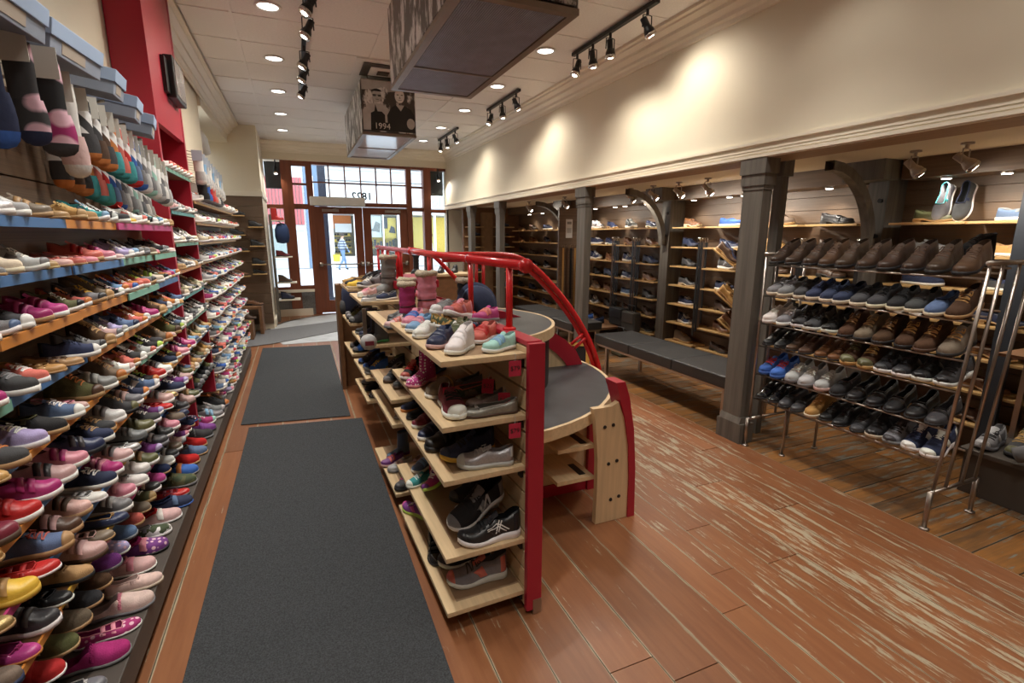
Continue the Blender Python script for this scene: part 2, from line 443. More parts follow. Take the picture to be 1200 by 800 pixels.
# men's alcove: slatted wall, low ceiling, valance
wa = struct('wall_alcove')
m = MB(); m.box(XA, XA + .1, YB, YF, 0, 2.3); m.build('plaster', M_BROWNW, wa)
for k in range(18):
    z = .06 + .12 * k
    for ya, yb in ((YB, .2), (.2, 2.72), (2.72, 5.3), (5.3, 7.85), (7.85, 10.6)):
        inst('slat', BOARD, wa, (XA - .03, (ya + yb) / 2, z + .06), scale=(.8, yb - ya - .005, .115))
slab('ceiling_alcove', [(XR + .28, XA, YB, YF, 2.2, 2.26)], M_CREAM)
va = struct('trim_5')
for ya, yb in ((-.5, 2.55), (2.9, 5.12), (5.48, 10.6)):
    m = MB(); m.box(4.36, 4.40, ya, yb, 2.05, 2.2); m.box(4.40, XA - .03, ya, yb, 2.05, 2.07); m.build('valance_board', M_SLATB, va)
slab('wall_alcove_end', [(XR + .2, XA, 10.5, 10.6, 0, 2.2)], M_BROWNW)
m = MB(); m.box(3.72, 3.98, 10.44, 10.5, 0, 2.1); o = m.build('trim_6', M_BEAMW); o['kind'] = 'structure'
# pillars of grey timber
def pillar(y, wy=.18):
    p = struct('pillar')
    x0, x1 = XR, XR + .09; y0, y1 = y - wy / 2, y + wy / 2
    m = MB(); m.box(x0, x1, y0, y1, 0, 2.165); m.build('shaft', M_GREYW, p)
    m = MB(); m.box(x0 - .02, x1 + .03, y0 - .03, y1 + .03, 0, .16); m.prism([(x0 - .02, .16), (x1 + .02, .16), (x1, .21), (x0, .21)], 'y', y0 - .012, y1 + .012); m.build('plinth_block', M_GREYW, p)
    m = MB()
    for a, b, d in ((2.06, 2.165, .024), (1.98, 2.06, .014), (1.95, 1.98, .006)): m.box(x0 - d, x1 + d, y0 - d, y1 + d, a, b)
    m.build('capital', M_GREYW, p)
for y in (2.83, 5.28, 7.98, 9.48, .3): pillar(y)
o = MB().box(XR + .285, XR + .345, 2.82, 2.90, 0, 2.2).box(XR + .265, XR + .365, 2.80, 2.92, 2.06, 2.2).build('pillar_rear', M_GREYW); o['kind'] = 'structure'
# bracket posts on the alcove wall, each with a curved arm under the low ceiling
def bracket_post(y):
    p = struct('pillar_bracket')
    m = MB(); m.box(4.40, XA - .03, y - .08, y + .08, 0, 2.2); m.build('post', M_GREYW, p)
    m = MB(); pts = []
    for i in range(9):
        a = i / 8 * math.pi / 2
        pts.append((4.40 - .62 * (1 - math.cos(a)), 1.50 + .68 * math.sin(a)))
    inner = [(4.33 - .55 * (1 - math.cos(i / 8 * math.pi / 2)), 1.50 + .61 * math.sin(i / 8 * math.pi / 2)) for i in range(9)]
    m.grid([[(a[0], y - .035, a[1]), (a[0], y + .035, a[1]), (b[0], y + .035, b[1]), (b[0], y - .035, b[1]), (a[0], y - .035, a[1])] for a, b in zip(pts, inner)])
    m.build('curved_arm', M_GREYW, p)
    m = MB(); m.box(4.18, 4.40, y - .16, y + .16, 2.05, 2.2); m.build('head_block', M_GREYW, p)
    for z in (1.62, 1.9): 
        m = MB(); m.lathe([(.018, 0), (.018, .02)], 8, 0, Matrix.Translation((4.39, y - .04, z)) @ Matrix.Rotation(-math.pi / 2, 4, 'Y')); m.build('bolt', M_BLK, p)
for y in (2.73, 5.3, 7.85): bracket_post(y)
# stub wall with belts
slab('wall_stub', [(3.98, XA - .03, 7.40, 7.44, 0, 2.05)], M_SLATX)
# side alcove at the far end with boots
wb = struct('wall_boot_alcove')
m = MB(); m.box(-2.3, -.46, 9.6, 9.75, 0, 3.5); m.box(-.56, -.46, 9.75, YF, 0, 3.5); m.box(-2.3, -2.2, 7.5, 9.6, 0, 3.5); m.box(-2.2, -1.3, 7.42, 7.5, 0, 3.5); m.build('plaster', M_CREAM, wb)
for k in range(12):
    z = .10 + .18 * k
    inst('slat', BOARD, wb, (-1.34, 9.6, z + .09), scale=(1, 1.76, .174), rot=(0, 0, -math.pi / 2))
m = MB(); m.box(-2.2, -.45, 9.55, 9.6, 2.24, 2.32); m.build('rail_trim', M_TRIMP, wb)
m = MB(); m.box(-.46, -.445, 9.6, YF, 2.24, 2.32); m.build('rail_trim', M_TRIMP, wb)
slab('baseboard_front', [(-.46, -.43, 9.75, 11.0, 0, .14), (-.43, .22, 10.98, 11.02, 0, .14)], M_TRIMP)
# dark curved bracket and pale duct under the header of that alcove
k = struct('trim_7')
m = MB(); out = [(8.05 + .55 * (i / 8) ** 2 * .9, 3.06 - .95 * math.sin(i / 8 * math.pi / 2)) for i in range(9)]
m.prism(out + [(y + .14 - .02 * i, z) for i, (y, z) in enumerate(out)][::-1], 'x', -1.2, -1.06); m.build('curved_bracket', M_GREYW, k)
m = MB(); m.tube([(-1.02, 7.5, 2.72), (-1.02, 7.75, 2.86), (-1.02, 8.0, 2.84), (-1.02, 8.15, 2.7)], .06, 12); m.build('duct', M_WHITEP, k, True)

# ------------------------------------------------------------------ shop front
fr = struct('wall_shopfront')
def bar(x0, x1, z0, z1, d=.10, y=YF, name='frame_member', mat=None):
    m = MB(); m.box(x0, x1, y - d / 2, y + d / 2, z0, z1); return m.build(name, mat or M_DOORW, fr)
bar(-.10, 3.14, 2.98, 3.12, .16)                      # head
bar(-.17, .03, 0, 3.05, .2); bar(2.62, 2.78, 0, 3.05, .2)
bar(.28, .40, 0, 3.0, .14); bar(2.26, 2.37, 0, 3.0, .14)
bar(.40, 2.26, 2.19, 2.27, .14)
bar(.03, .28, 2.12, 2.22); bar(.03, .28, 2.58, 2.62, .06); bar(.03, .28, .5, .6); bar(.03, .28, 2.94, 3.0)
bar(2.37, 2.62, 2.12, 2.20); bar(2.37, 2.62, 2.60, 2.64, .06); bar(2.37, 2.62, .5, .6)
bar(-.46, -.17, 2.12, 2.20); bar(2.78, 3.14, 2.10, 2.17); bar(-.46, -.17, .5, .58); bar(2.78, 3.14, .5, .58)
bar(3.12, 3.16, 0, 3.05, .2, mat=M_CREAM)
bar(-.46, .28, 0, .5, .08, name='granite_panel', mat=M_GRAN); bar(2.37, 3.14, 0, .5, .08, name='granite_panel', mat=M_GRAN)
bar(-.46, -.17, 2.52, 3.03, .06, YF + .25, 'black_blind', M_BLK); bar(2.78, 3.14, 2.48, 3.0, .06, YF + .25, 'black_blind', M_BLK)
def pane(wn, x0, x1, z0, z1, y=YF):
    m = MB(); m.box(x0, x1, y - .003, y + .003, z0, z1); return m.build('pane', M_GLASS, wn)
wn = struct('window_1')
pane(wn, -.46, -.17, .58, 2.12); pane(wn, -.46, -.17, 2.2, 2.98)
wn = struct('window_2')
pane(wn, .03, .28, .6, 2.12); pane(wn, .03, .28, 2.22, 2.58); pane(wn, .03, .28, 2.62, 2.94)
wn = struct('window_3')                                # transom of twelve panes
tx = [.40 + (2.26 - .40) / 6 * i for i in range(7)]
for i in range(6):
    for a, b in ((2.27, 2.64), (2.66, 2.98)): pane(wn, tx[i] + .01, tx[i + 1] - .01, a, b)
for i in range(1, 6):
    m = MB(); m.box(tx[i] - .012, tx[i] + .012, YF - .03, YF + .03, 2.27, 2.98); m.build('glazing_bar', M_DOORW, wn)
m = MB(); m.box(.40, 2.26, YF - .03, YF + .03, 2.637, 2.663); m.build('glazing_bar', M_DOORW, wn)
WM[wn.name] = Matrix()
text('house_number', '1822', .21, Matrix.Translation((1.34, YF + .006, 2.40)) @ Matrix.Rotation(math.pi, 4, 'Z') @ Matrix.Rotation(math.pi / 2, 4, 'X'), M_BLK, wn, bold=.006)
wn = struct('window_4')
pane(wn, 2.37, 2.62, .6, 2.12); pane(wn, 2.37, 2.62, 2.2, 2.6); pane(wn, 2.37, 2.62, 2.64, 2.98)
wn = struct('window_5')
pane(wn, 2.78, 3.12, .58, 2.10); pane(wn, 2.78, 3.12, 2.17, 2.98)
def leaf(name, x0, x1, hinge):
    d = struct(name); y = YF
    m = MB()
    m.box(x0, x0 + .16, y - .025, y + .025, 0.02, 2.18); m.box(x1 - .16, x1, y - .025, y + .025, 0.02, 2.18)
    m.box(x0 + .16, x1 - .16, y - .025, y + .025, .02, .27); m.box(x0 + .16, x1 - .16, y - .025, y + .025, 2.04, 2.18)
    m.build('door_frame', M_DOORW, d)
    m = MB(); m.box(x0 + .16, x1 - .16, y - .004, y + .004, .27, 2.04); m.build('pane', M_GLASS, d)
    m = MB(); m.tube([(x0 + .03, y - .07, 1.02), (x1 - .03, y - .07, 1.02)], .014, 8)
    for x in (x0 + .05, x1 - .05): m.box(x - .03, x + .03, y - .09, y - .025, .98, 1.06)
    m.build('push_bar', M_STEEL, d, True)
    m = MB(); m.box(hinge - .16, hinge + .16, y - .09, y - .025, 2.08, 2.13); m.tube([(hinge, y - .09, 2.11), (hinge + .12, y - .2, 2.15), (hinge + .3, y - .05, 2.17)], .010, 6); m.build('closer', M_STEEL, d)
    return d
leaf('door_1', .40, 1.325, .70); leaf('door_2', 1.335, 2.26, 1.95)
o = tag(MB().box(.32, 1.37, YF - .24, YF - .08, 2.195, 2.36).build('door_operator', M_WHITEP), 'long white door operator box mounted across the door head', 'door opener'); bev(o)
m = MB(); m.box(-.45, .28, 10.98, 11.05, .48, .53); o = m.build('trim_8', M_TRIMP); o['kind'] = 'structure'

# ------------------------------------------------------------------ lamps
def downlight(x, y, k):
    t = thing('downlight', 'round recessed downlight, %s from the shop front in the row nearer the %s' % (('first', 'second', 'third', 'fourth', 'fifth', 'sixth', 'seventh', 'eighth', 'ninth', 'tenth', 'eleventh')[10 - k - 6], 'kids wall' if x < 1 else 'cream wall'), 'ceiling light', (x, y, CEIL), 0, 'recessed downlights in the tiled ceiling')
    inst('trim_ring', DL_RING, t); inst('lamp', DL_LAMP, t)
    spot('downlight_beam', (x, y, CEIL - .03), (x, y, 0), P_DOWN, 100, 1.0, NEUT, .07)
r = MB(); r.lathe([(.098, 0), (.098, -.006), (.082, -.010), (.074, .004)], 20); DL_RING = r.mesh('trim_ring', M_WHITEP, True)
r = MB(); r.lathe([(.074, -.001), (.05, -.004), (0.005, -.005)], 20); DL_LAMP = r.mesh('lamp', M_LEDP, True)
for k in range(-6, 5):
    for x in (-.055, 2.35):
        y = 4.72 + 1.27 * k
        if YB + .3 < y: downlight(x, y, k)
def head(t, x, y, z, aim, col=M_BLK, stem=.05, size=1.0, power=None, bulbpart=True, rim=None):
    """yoke lamp head hung from z, aimed at a point; the head is a part, its reflector a sub-part"""
    d = (V(aim) - V((x, y, z - .10))).normalized()
    q = d.to_track_quat('-Z', 'Y').to_matrix().to_4x4()
    c = V((x, y, z - stem - .075 * size)); M = Matrix.Translation(c) @ q @ Matrix.Scale(size, 4)
    m = MB(); m.tube([(x, y, z), (x, y, z - stem)], .012, 6)
    for s in (-1, 1): m.tube([(x, y, z - stem + .005), (x + .04 * s * size, y, z - stem), (x + .042 * s * size, y, z - stem - .085 * size)], .005, 5)
    m.add(*_lath([(.018, .07), (.026, .065), (.026, .0), (.040, -.03), (.043, -.05)], 14), 0, M)
    h = m.build('lamp_head', col, t, False)
    m = MB(); m.add(*_lath([(.042, -.05), (.046, -.055), (.046, -.075), (.040, -.078)], 14), 0, M); m.build('reflector_rim', rim or M_CHR, h, True)
    m = MB(); m.add(*_lath([(.040, -.074), (.02, -.079), (.004, -.080)], 14), 0, M); m.build('bulb', M_BULB, h, True)
    if power: spot('lamp_beam', c + d * .10 * size, aim, power, 140, 1.0, NEUT if power > 40 else WARM, .035)
def _lath(prof, n):
    mb = MB(); mb.lathe(prof, n); return mb.v, mb.f
def track(label, x, y0, y1, heads):
    t = thing('track_light', label, 'track light', (x, (y0 + y1) / 2, CEIL), 0, None)
    m = MB(); m.box(x - .018, x + .018, y0, y1, CEIL - .035, CEIL - .004); m.build('track', M_BLK, t)
    for (y, aim) in heads: head(t, x, y, CEIL - .03, aim, power=P_TRACK)
track('black ceiling track with four spot heads nearest the camera', 2.62, 3.40, 4.66, [(3.52, (3.6, 3.3, 1.6)), (4.02, (2.9, 4.1, 1.2)), (4.30, (3.0, 4.3, 1.0)), (4.58, (2.0, 4.5, 1.6))])
track('black ceiling track with three spot heads midway along the cream wall', 2.62, 5.95, 7.05, [(6.05, (3.4, 5.9, 1.6)), (6.5, (2.8, 6.4, 1.0)), (6.95, (2.0, 6.8, 1.6))])
track('black ceiling track with three spot heads nearest the shop front', 2.58, 8.35, 9.55, [(8.5, (3.4, 8.4, 1.5)), (9.0, (2.8, 8.9, 1.0)), (9.42, (2.3, 9.3, .8))])
track('black ceiling track of three lamps pointing at the kids wall', .21, 5.2, 6.95, [(5.4, (-1, 5.2, 1.0)), (5.85, (-1, 5.9, 1.0)), (6.5, (-1, 6.6, 1.0))])
track('short black ceiling track with two lamps cut off by the picture top', .22, 3.4, 4.75, [(4.15, (-1, 3.9, 1.2)), (4.6, (-1, 4.4, .8))])
for y in (3.6, 3.0, 2.4, 1.6, .8, 0, -1): spot('track_beam', (.22, y, CEIL - .15), (-1.0, y, 1.0), P_TRACK * (1.1 if y > 2 else .6), 84, 1.0, NEUT, .035)
for y in (2.2, 1.2, .2, -.8): spot('track_beam', (2.62, y, CEIL - .15), (2.9, y - .2, 1.0), P_TRACK * .35, 140, 1.0, NEUT, .035)
def alcove_lamp(x, y, aim, label):
    t = thing('ceiling_spotlight', label, 'spotlight', (x, y, 2.2))
    m = MB(); m.lathe([(.035, -.012), (.035, 0)], 12, 0, Matrix.Translation((x, y, 2.2))); m.build('ceiling_rose', M_STEEL, t)
    head(t, x, y, 2.19, aim, M_STEEL, .03, .95, P_ALC)
for i, (x, y, lab) in enumerate([(4.0, 2.27, 'conical steel ceiling spotlight beside the curved bracket arm'), (3.95, 1.95, 'steel ceiling spotlight nearest the camera over the wire rack'),
        (3.95, 4.15, 'steel ceiling spotlight next to the front grey pillar'), (3.95, 4.58, 'steel ceiling spotlight second from the front grey pillar'),
        (3.92, 5.42, 'steel ceiling spotlight just past the curved arm beyond the bench'), (3.95, 5.02, 'steel ceiling spotlight over the curved arm above the bench'),
        (3.85, 7.0, 'steel ceiling spotlight in front of the belt panel'), (3.85, 8.3, 'steel ceiling spotlight beyond the belt panel')]):
    alcove_lamp(x, y, (4.45, y - .75 + .12 * (-1) ** i, 1.25), lab)
for y in (1.1, .4, -.4, 3.3): spot('alcove_beam', (3.85, y, 2.1), (4.6, y, 1.3), P_ALC, 80, .7, WARM, .04)
ORDN = 'zeroth first second third fourth fifth sixth seventh eighth ninth tenth eleventh twelfth thirteenth fourteenth fifteenth sixteenth seventeenth'.split()
def puck(y, n):
    t = thing('puck_light', 'small round puck light under the brown valance, %s counted from the camera' % ORDN[n], 'puck light', (4.47, y, 2.05), 0, 'puck lights under the alcove valance')
    inst('housing', PK_H, t); inst('lamp', PK_L, t)
    spot('puck_beam', (4.47, y, 2.02), (4.55, y, 0), P_PUCK, 120, .8, WARM, .03)
m = MB(); m.lathe([(.035, -.012), (.04, 0)], 14); PK_H = m.mesh('housing', M_STEEL, True)
m = MB(); m.lathe([(.03, -.013), (.028, -.016), (.004, -.018)], 14); PK_L = m.mesh('lamp', M_BULB, True)
for n_, y in enumerate((.6, 1.2, 1.95, 2.3, 3.2, 3.7, 4.15, 4.35, 4.9, 5.8, 6.3, 6.55, 7.1, 8.0, 8.5, 9.0, 9.6)): puck(y, n_ + 1)
for x, y, lab in ((-.25, 11.07, 'small black spotlight hanging in the window bay beside the red boot'), (2.95, 11.07, 'small black spotlight hanging in the window bay near the pillars')):
    t = thing('window_spotlight', lab, 'spotlight', (x, y, 3.03))
    head(t, x, y, 3.03, (x + .1, y - .9, 1.2), M_BLK, .12, 1.0, 25)

# ------------------------------------------------------------------ ceiling vent and hanging picture boxes
t = thing('ceiling_vent', 'square white ceiling air diffuser behind the picture boxes', 'air vent', (1.0, 5.9, CEIL))
for i, s in enumerate((.30, .22, .14, .06)):
    m = MB(); z = CEIL - .012 - .012 * i
    m.prism([(-s, -s), (s, -s), (s, s), (-s, s)], 'z', z, z + .006, 0, Matrix.Translation((1.0, 5.9, 0))); m.build('louvre_ring', M_WHITEP if i % 2 == 0 else M_DARK, t)
def collage_mat():
    m = bpy.data.materials.new('black_and_white_photo_print'); m.use_nodes = True
    nt = m.node_tree; N = nt.nodes; L = nt.links; b = N['Principled BSDF']; b.inputs['Roughness'].default_value = .35
    tc = N.new('ShaderNodeTexCoord'); mp = N.new('ShaderNodeMapping'); mp.inputs['Scale'].default_value = (5, 6, 2.4)
    L.new(tc.outputs['Object'], mp.inputs['Vector'])
    n = N.new('ShaderNodeTexNoise'); n.inputs['Scale'].default_value = 1.3; n.inputs['Detail'].default_value = 8; n.inputs['Roughness'].default_value = .66
    L.new(mp.outputs[0], n.inputs['Vector'])
    r = N.new('ShaderNodeValToRGB'); e = r.color_ramp.elements
    e[0].position = .49; e[0].color = (.060, .050, .042, 1); e[1].position = .56; e[1].color = (.78, .77, .76, 1)
    L.new(n.outputs[0], r.inputs[0]); L.new(r.outputs[0], b.inputs['Base Color']); return m
M_COLL = collage_mat()
M_LOUV = M_GRILL
def light_box(label, x0, x1, y0, y1, z0, z1):
    t = thing('picture_light_box', label, 'light box', ((x0 + x1) / 2, (y0 + y1) / 2, z0))
    m = MB(); m.box(x0 + .01, x1 - .01, y0 + .01, y1 - .01, z0 + .05, z1); m.build('casing', M_FRAME, t)
    for nm, bx in (('frame_edge', (x0, x1, y0, y0 + .045, z0, z0 + .03)), ('frame_edge', (x0, x1, y1 - .045, y1, z0, z0 + .03)), ('frame_edge', (x0, x0 + .045, y0 + .045, y1 - .045, z0, z0 + .03)), ('frame_edge', (x1 - .045, x1, y0 + .045, y1 - .045, z0, z0 + .03))):
        m = MB(); m.box(*bx); m.build(nm, M_FRAME, t)
    for a, b in ((x0, x0 + .006), (x1 - .006, x1)):
        m = MB(); m.box(a, b, y0 + .012, y1 - .012, z0 + .035, z1 - .02); m.build('side_photo_print', M_COLL, t)
    for (dx, dy) in ((x0 + .1, y0 + .15), (x1 - .1, y0 + .15), (x0 + .1, y1 - .15), (x1 - .1, y1 - .15)):
        m = MB(); m.tube([(dx, dy, z1), (dx, dy, CEIL + .01)], .006, 6); m.build('hanger', M_STEEL, t)
    return t
BX = (.76, 1.40, 2.44, 4.16, 2.70, 3.27)
big = light_box('large picture box with silver louvred underside hanging nearest the camera', *BX)
m = MB()
n = 46
for i in range(n):
    x = BX[0] + .05 + (BX[1] - BX[0] - .1) * (i + .5) / n
    m.box(x - .002, x + .002, BX[2] + .05, BX[3] - .05, BX[4] + .004, BX[4] + .03)
o = m.build('louvre_blades', M_GRILL, big); o['kind'] = 'stuff'
m = MB(); m.box(BX[0] + .045, BX[1] - .045, 3.55, 3.57, BX[4] - .001, BX[4] + .03); m.build('cross_bar', M_FRAME, big)
m = MB(); m.box(BX[0] + .045, BX[1] - .045, BX[2] + .045, BX[3] - .045, BX[4] + .032, BX[4] + .045); m.build('diffuser', nmat('blue_grey_diffuser', (.30, .33, .42), .5, amt=.1), big)
m = MB(); m.box(BX[0] + .02, BX[1] - .02, BX[2] - .002, BX[2] + .01, BX[4] + .04, BX[5] - .02); m.build('end_photo_print', M_COLL, big)
B2 = (.77, 1.36, 6.0, 7.83, 2.70, 3.27)
sm = light_box('picture box dated 1994 with two men in black and white', *B2)
m = MB(); m.box(B2[0] + .045, B2[1] - .045, B2[2] + .045, B2[3] - .045, B2[4] + .010, B2[4] + .02); m.build('diffuser', nmat('glossy_white_diffuser', (.66, .70, .76), .12, amt=.02), sm)
m = MB(); m.box(B2[0] + .045, B2[1] - .045, 6.95, 6.965, B2[4] + .002, B2[4] + .012); m.build('cross_bar', M_FRAME, sm)
# flat print of two men, built from thin flat shapes
fx, fz, fw, fh = B2[0] + .012, B2[4] + .04, B2[1] - B2[0] - .024, .52
pr_base = MB().box(fx, fx + fw, B2[2] - .002, B2[2] + .01, fz, fz + fh).build('end_photo_print', M_COLL, sm)
GREY = {k: nmat('photo_grey_%s' % n_, (k, k * .98, k * .96), .4, amt=.1, scale=14) for k, n_ in ((.012, 'black'), (.06, 'dark'), (.22, 'mid'), (.5, 'light'), (.75, 'pale'))}
def flat(poly, tone, dep):
    m = MB(); m.prism([(fx + u * fw, fz + v * fh) for u, v in poly], 'y', B2[2] - .002 - .0012 * dep, B2[2] - .0012 * dep); m.build('print_shape', GREY[tone], pr_base)
def oval(cx, cz, rx, rz, n=16, a0=0, a1=360): return [(cx + rx * math.cos(R(a0 + (a1 - a0) * i / n)), cz + rz * math.sin(R(a0 + (a1 - a0) * i / n))) for i in range(n + (0 if a1 - a0 == 360 else 1))]
flat([(0, .80), (.2, .82), (.45, .9), (.5, .8), (1, .86), (1, 1), (0, 1)], .5, 1)
flat([(0, .02), (0, .40), (.10, .52), (.22, .56), (.36, .55), (.48, .48), (.52, .3), (.5, .02)], .5, 1)           # plaid shirt of the first man
flat([(.14, .02), (.15, .36), (.22, .40), (.24, .54), (.28, .40), (.36, .40), (.42, .34), (.42, .02)], .012, 2)    # dark apron
flat(oval(.28, .70, .085, .125), .5, 2); flat(oval(.28, .79, .09, .05, 12, 0, 180), .012, 3)
flat([(.20, .69), (.26, .69), (.26, .73), (.20, .73)], .06, 3); flat([(.30, .69), (.36, .69), (.36, .73), (.30, .73)], .06, 3); flat([(.26, .715), (.30, .715), (.30, .725), (.26, .725)], .012, 3)
flat([(.25, .63), (.31, .63), (.31, .64), (.25, .64)], .06, 3)
flat([(.47, .02), (.46, .34), (.55, .50), (.64, .56), (.80, .56), (.94, .48), (1, .36), (1, .02)], .012, 2)        # dark shirt of the second man
flat([(.64, .56), (.80, .56), (.73, .44)], .5, 3)
flat(oval(.715, .74, .095, .14), .75, 3); flat(oval(.71, .85, .105, .065, 12, -10, 190), .012, 4)
flat([(.66, .755), (.70, .755), (.70, .77), (.66, .77)], .012, 4); flat([(.74, .755), (.78, .755), (.78, .77), (.74, .77)], .012, 4); flat([(.70, .69), (.735, .69), (.72, .74)], .22, 4); flat([(.68, .655), (.76, .655), (.75, .665), (.69, .665)], .22, 4)
flat(oval(.92, .2, .08, .11), .5, 3)
WM[pr_base.name] = WM[sm.name]
flat([(.17, .02), (.60, .02), (.60, .19), (.17, .19)], .012, 4)
text('year_lettering', '1994', .088, Matrix.Translation((fx + .36 * fw, B2[2] - .0085, fz + .055)) @ Matrix.Rotation(math.pi / 2, 4, 'X'), GREY[.75], pr_base)
# ------------------------------------------------------------------ the street outside
M_PAVE = nmat('pale_street_paving', (.62, .65, .70), .8, amt=.1, scale=3)
M_STONE = nmat('pale_stone_facade', (.62, .63, .64), .8, amt=.06, scale=2)
M_SIGNW = nmat('white_sign_board', (.86, .87, .88), .5, amt=.02)
M_BLUEF = nmat('blue_grey_facade', (.16, .23, .34), .7, amt=.1)
M_REDF = nmat('faded_red_cladding', (.46, .12, .13), .6, amt=.08)
M_ORNG = nmat('orange_shop_wall', (.62, .19, .05), .6, amt=.05)
M_YEL = nmat('yellow_shop_wall', (.72, .52, .10), .6, amt=.08)
M_NAVY = nmat('dark_navy_paint', (.028, .034, .06), .5, amt=.15)
M_SHOPD = nmat('dim_shop_back_wall', (.20, .19, .15), .7, amt=.2)
g = slab('street', [(-14, 20, YF + .06, 40, -.12, -.03)], M_PAVE)
b = thing('shop_building', 'pale stone shop building with white sign board across the street', 'building', (4, 27, 0))
def sp(name, x0, x1, y0, y1, z0, z1, mat, par=None):
    return MB().box(x0, x1, y0, y1, z0, z1).build(name, mat, par or b)
sp('wall', 1.5, 12, 27, 27.3, 4.0, 11, M_STONE); sp('wall', 1.5, 1.78, 27, 27.3, 0, 4, M_SIGNW); sp('wall', 1.78, 12, 27, 27.3, 0, .55, M_STONE); sp('wall', 1.78, 12, 27, 27.3, 2.66, 3.1, M_STONE)
for i, z in enumerate((4.1, 4.25, 4.75, 4.88, 6.2)): sp('stone_moulding', 1.51, 12, 26.85 - .04 * (i % 2), 27, z, z + .09, M_STONE)
sp('sign_board', 1.66, 6.4, 26.8, 26.95, 3.1, 4.02, M_SIGNW)
sp('sign_board', 6.6, 9.4, 26.8, 26.95, 3.02, 3.62, M_SIGNW)
sg = sp('window_frame', 2.78, 3.45, 26.95, 27.2, .55, 2.66, M_SIGNW); sp('window_frame', 4.2, 4.26, 26.95, 27.1, .55, 2.66, M_SIGNW); sp('window_frame', 4.95, 5.2, 26.95, 27.1, .55, 2.66, M_SIGNW); sp('window_frame', 6.9, 7.0, 26.95, 27.1, .55, 2.66, M_SIGNW)
sp('pane', 3.45, 4.2, 27.1, 27.11, .55, 2.66, M_GLASS); sp('pane', 4.26, 4.95, 27.1, 27.11, .55, 2.66, M_GLASS); sp('pane', 5.2, 6.9, 27.1, 27.11, .55, 2.66, M_GLASS)
text('sign_lettering', 'lle', .75, Matrix.Translation((7.12, 26.79, 3.31)) @ Matrix.Scale(-1, 4, (1, 0, 0)) @ Matrix.Rotation(math.pi / 2, 4, 'X'), nmat('grey_lettering', (.34, .36, .38), .5), b)
sp('back_wall', 1.8, 12, 30, 30.1, 0, 2.7, M_SHOPD); sp('shop_ceiling', 1.8, 12, 27.3, 30, 2.66, 2.72, M_SIGNW); sp('shop_floor', 1.8, 12, 27.3, 30, -.03, 0, M_SHOPD)
sp('orange_panel', 1.80, 2.78, 28.4, 28.45, 1.95, 2.62, M_ORNG); sp('white_panel', 1.95, 2.78, 28.3, 28.36, 1.75, 2.2, M_SIGNW)
for i, z in enumerate((.35, .65, .95, 1.25, 1.55)):
    sp('shop_shelf', 1.85, 2.75, 28.5, 28.8, z, z + .03, M_YEL)
    for k in range(6): sp('shop_goods', 1.9 + .14 * k, 2.0 + .14 * k, 28.52, 28.7, z + .03, z + .14, M_BLK if (i + k) % 3 else M_YEL)
sp('yellow_panel', 5.2, 7.9, 28.4, 28.45, .5, 2.6, M_YEL); sp('yellow_panel', 3.45, 4.95, 28.2, 28.25, .9, 1.55, M_YEL)
for k in range(9): sp('shop_goods', 3.48 + .16 * k, 3.60 + .16 * k, 27.6, 27.7, 1.02, 1.22 + .08 * (k % 3), M_BLK if k % 2 else M_NAVY)
ps = sp('poster', 3.5, 4.18, 27.3, 27.31, 1.5, 2.6, M_SIGNW)
m = MB(); m.prism([(3.52, 1.85), (3.75, 1.95), (3.9, 2.32), (4.12, 2.2), (4.08, 1.75), (3.85, 1.8)], 'y', 27.285, 27.3); m.build('print_shape', nmat('poster_grey', (.3, .3, .3), .6, amt=.3, scale=8), ps)
ps = sp('poster', 4.28, 4.93, 27.3, 27.31, 1.45, 2.5, M_YEL)
m = MB(); m.box(4.28, 4.5, 27.285, 27.3, 1.95, 2.5); m.prism([(4.55, 1.75), (4.9, 1.7), (4.85, 2.0), (4.68, 2.1)], 'y', 27.285, 27.3); m.build('print_shape', M_NAVY, ps)
b2 = thing('blue_building', 'blue grey building with white downpipe beside the pale shop', 'building', (1, 27.2, 0))
sp('wall', .56, 1.49, 27.05, 27.5, 0, 11, M_BLUEF, b2)
m = MB(); m.tube([(1.3, 27, 0), (1.3, 27, 10)], .05, 8); m.build('downpipe', M_SIGNW, b2)
sp('window', .7, 1.0, 27.0, 27.05, 3.2, 4.4, M_SIGNW, b2); sp('pale_band', 1.12, 1.28, 27.0, 27.05, 0, 2.9, nmat('cream_strip', (.75, .68, .42), .6), b2)
b3 = thing('red_building', 'building clad in faded red ribbed panels at the far side of the street', 'building', (-3, 27, 0))
sp('wall', -9, .55, 27.1, 27.5, 0, 11, M_STONE, b3)
for i in range(34):
    x = -4.6 + .15 * i; sp('red_panel', x, x + .12, 27.02, 27.1, 2.1, 4.3, M_REDF, b3)
sp('window', -3, -.2, 27.0, 27.1, .6, 1.9, nmat('grey_green_window', (.30, .36, .36), .2), b3); sp('window_sill', -3.1, -.1, 26.9, 27.1, .5, .6, M_SIGNW, b3)
sp('lit_sign', -.1, .45, 26.9, 27.05, 1.85, 2.0, M_SIGNW, b3)
for nm, zt in (('car', 0),): pass
t = thing('street_post', 'dark navy square street post just outside the glass door', 'post', (.67, 13, -.03))
m = MB(); m.box(.58, .75, 12.92, 13.08, -.03, 3.4); m.box(.55, .78, 12.89, 13.11, -.03, .12); m.build('shaft', M_NAVY, t)
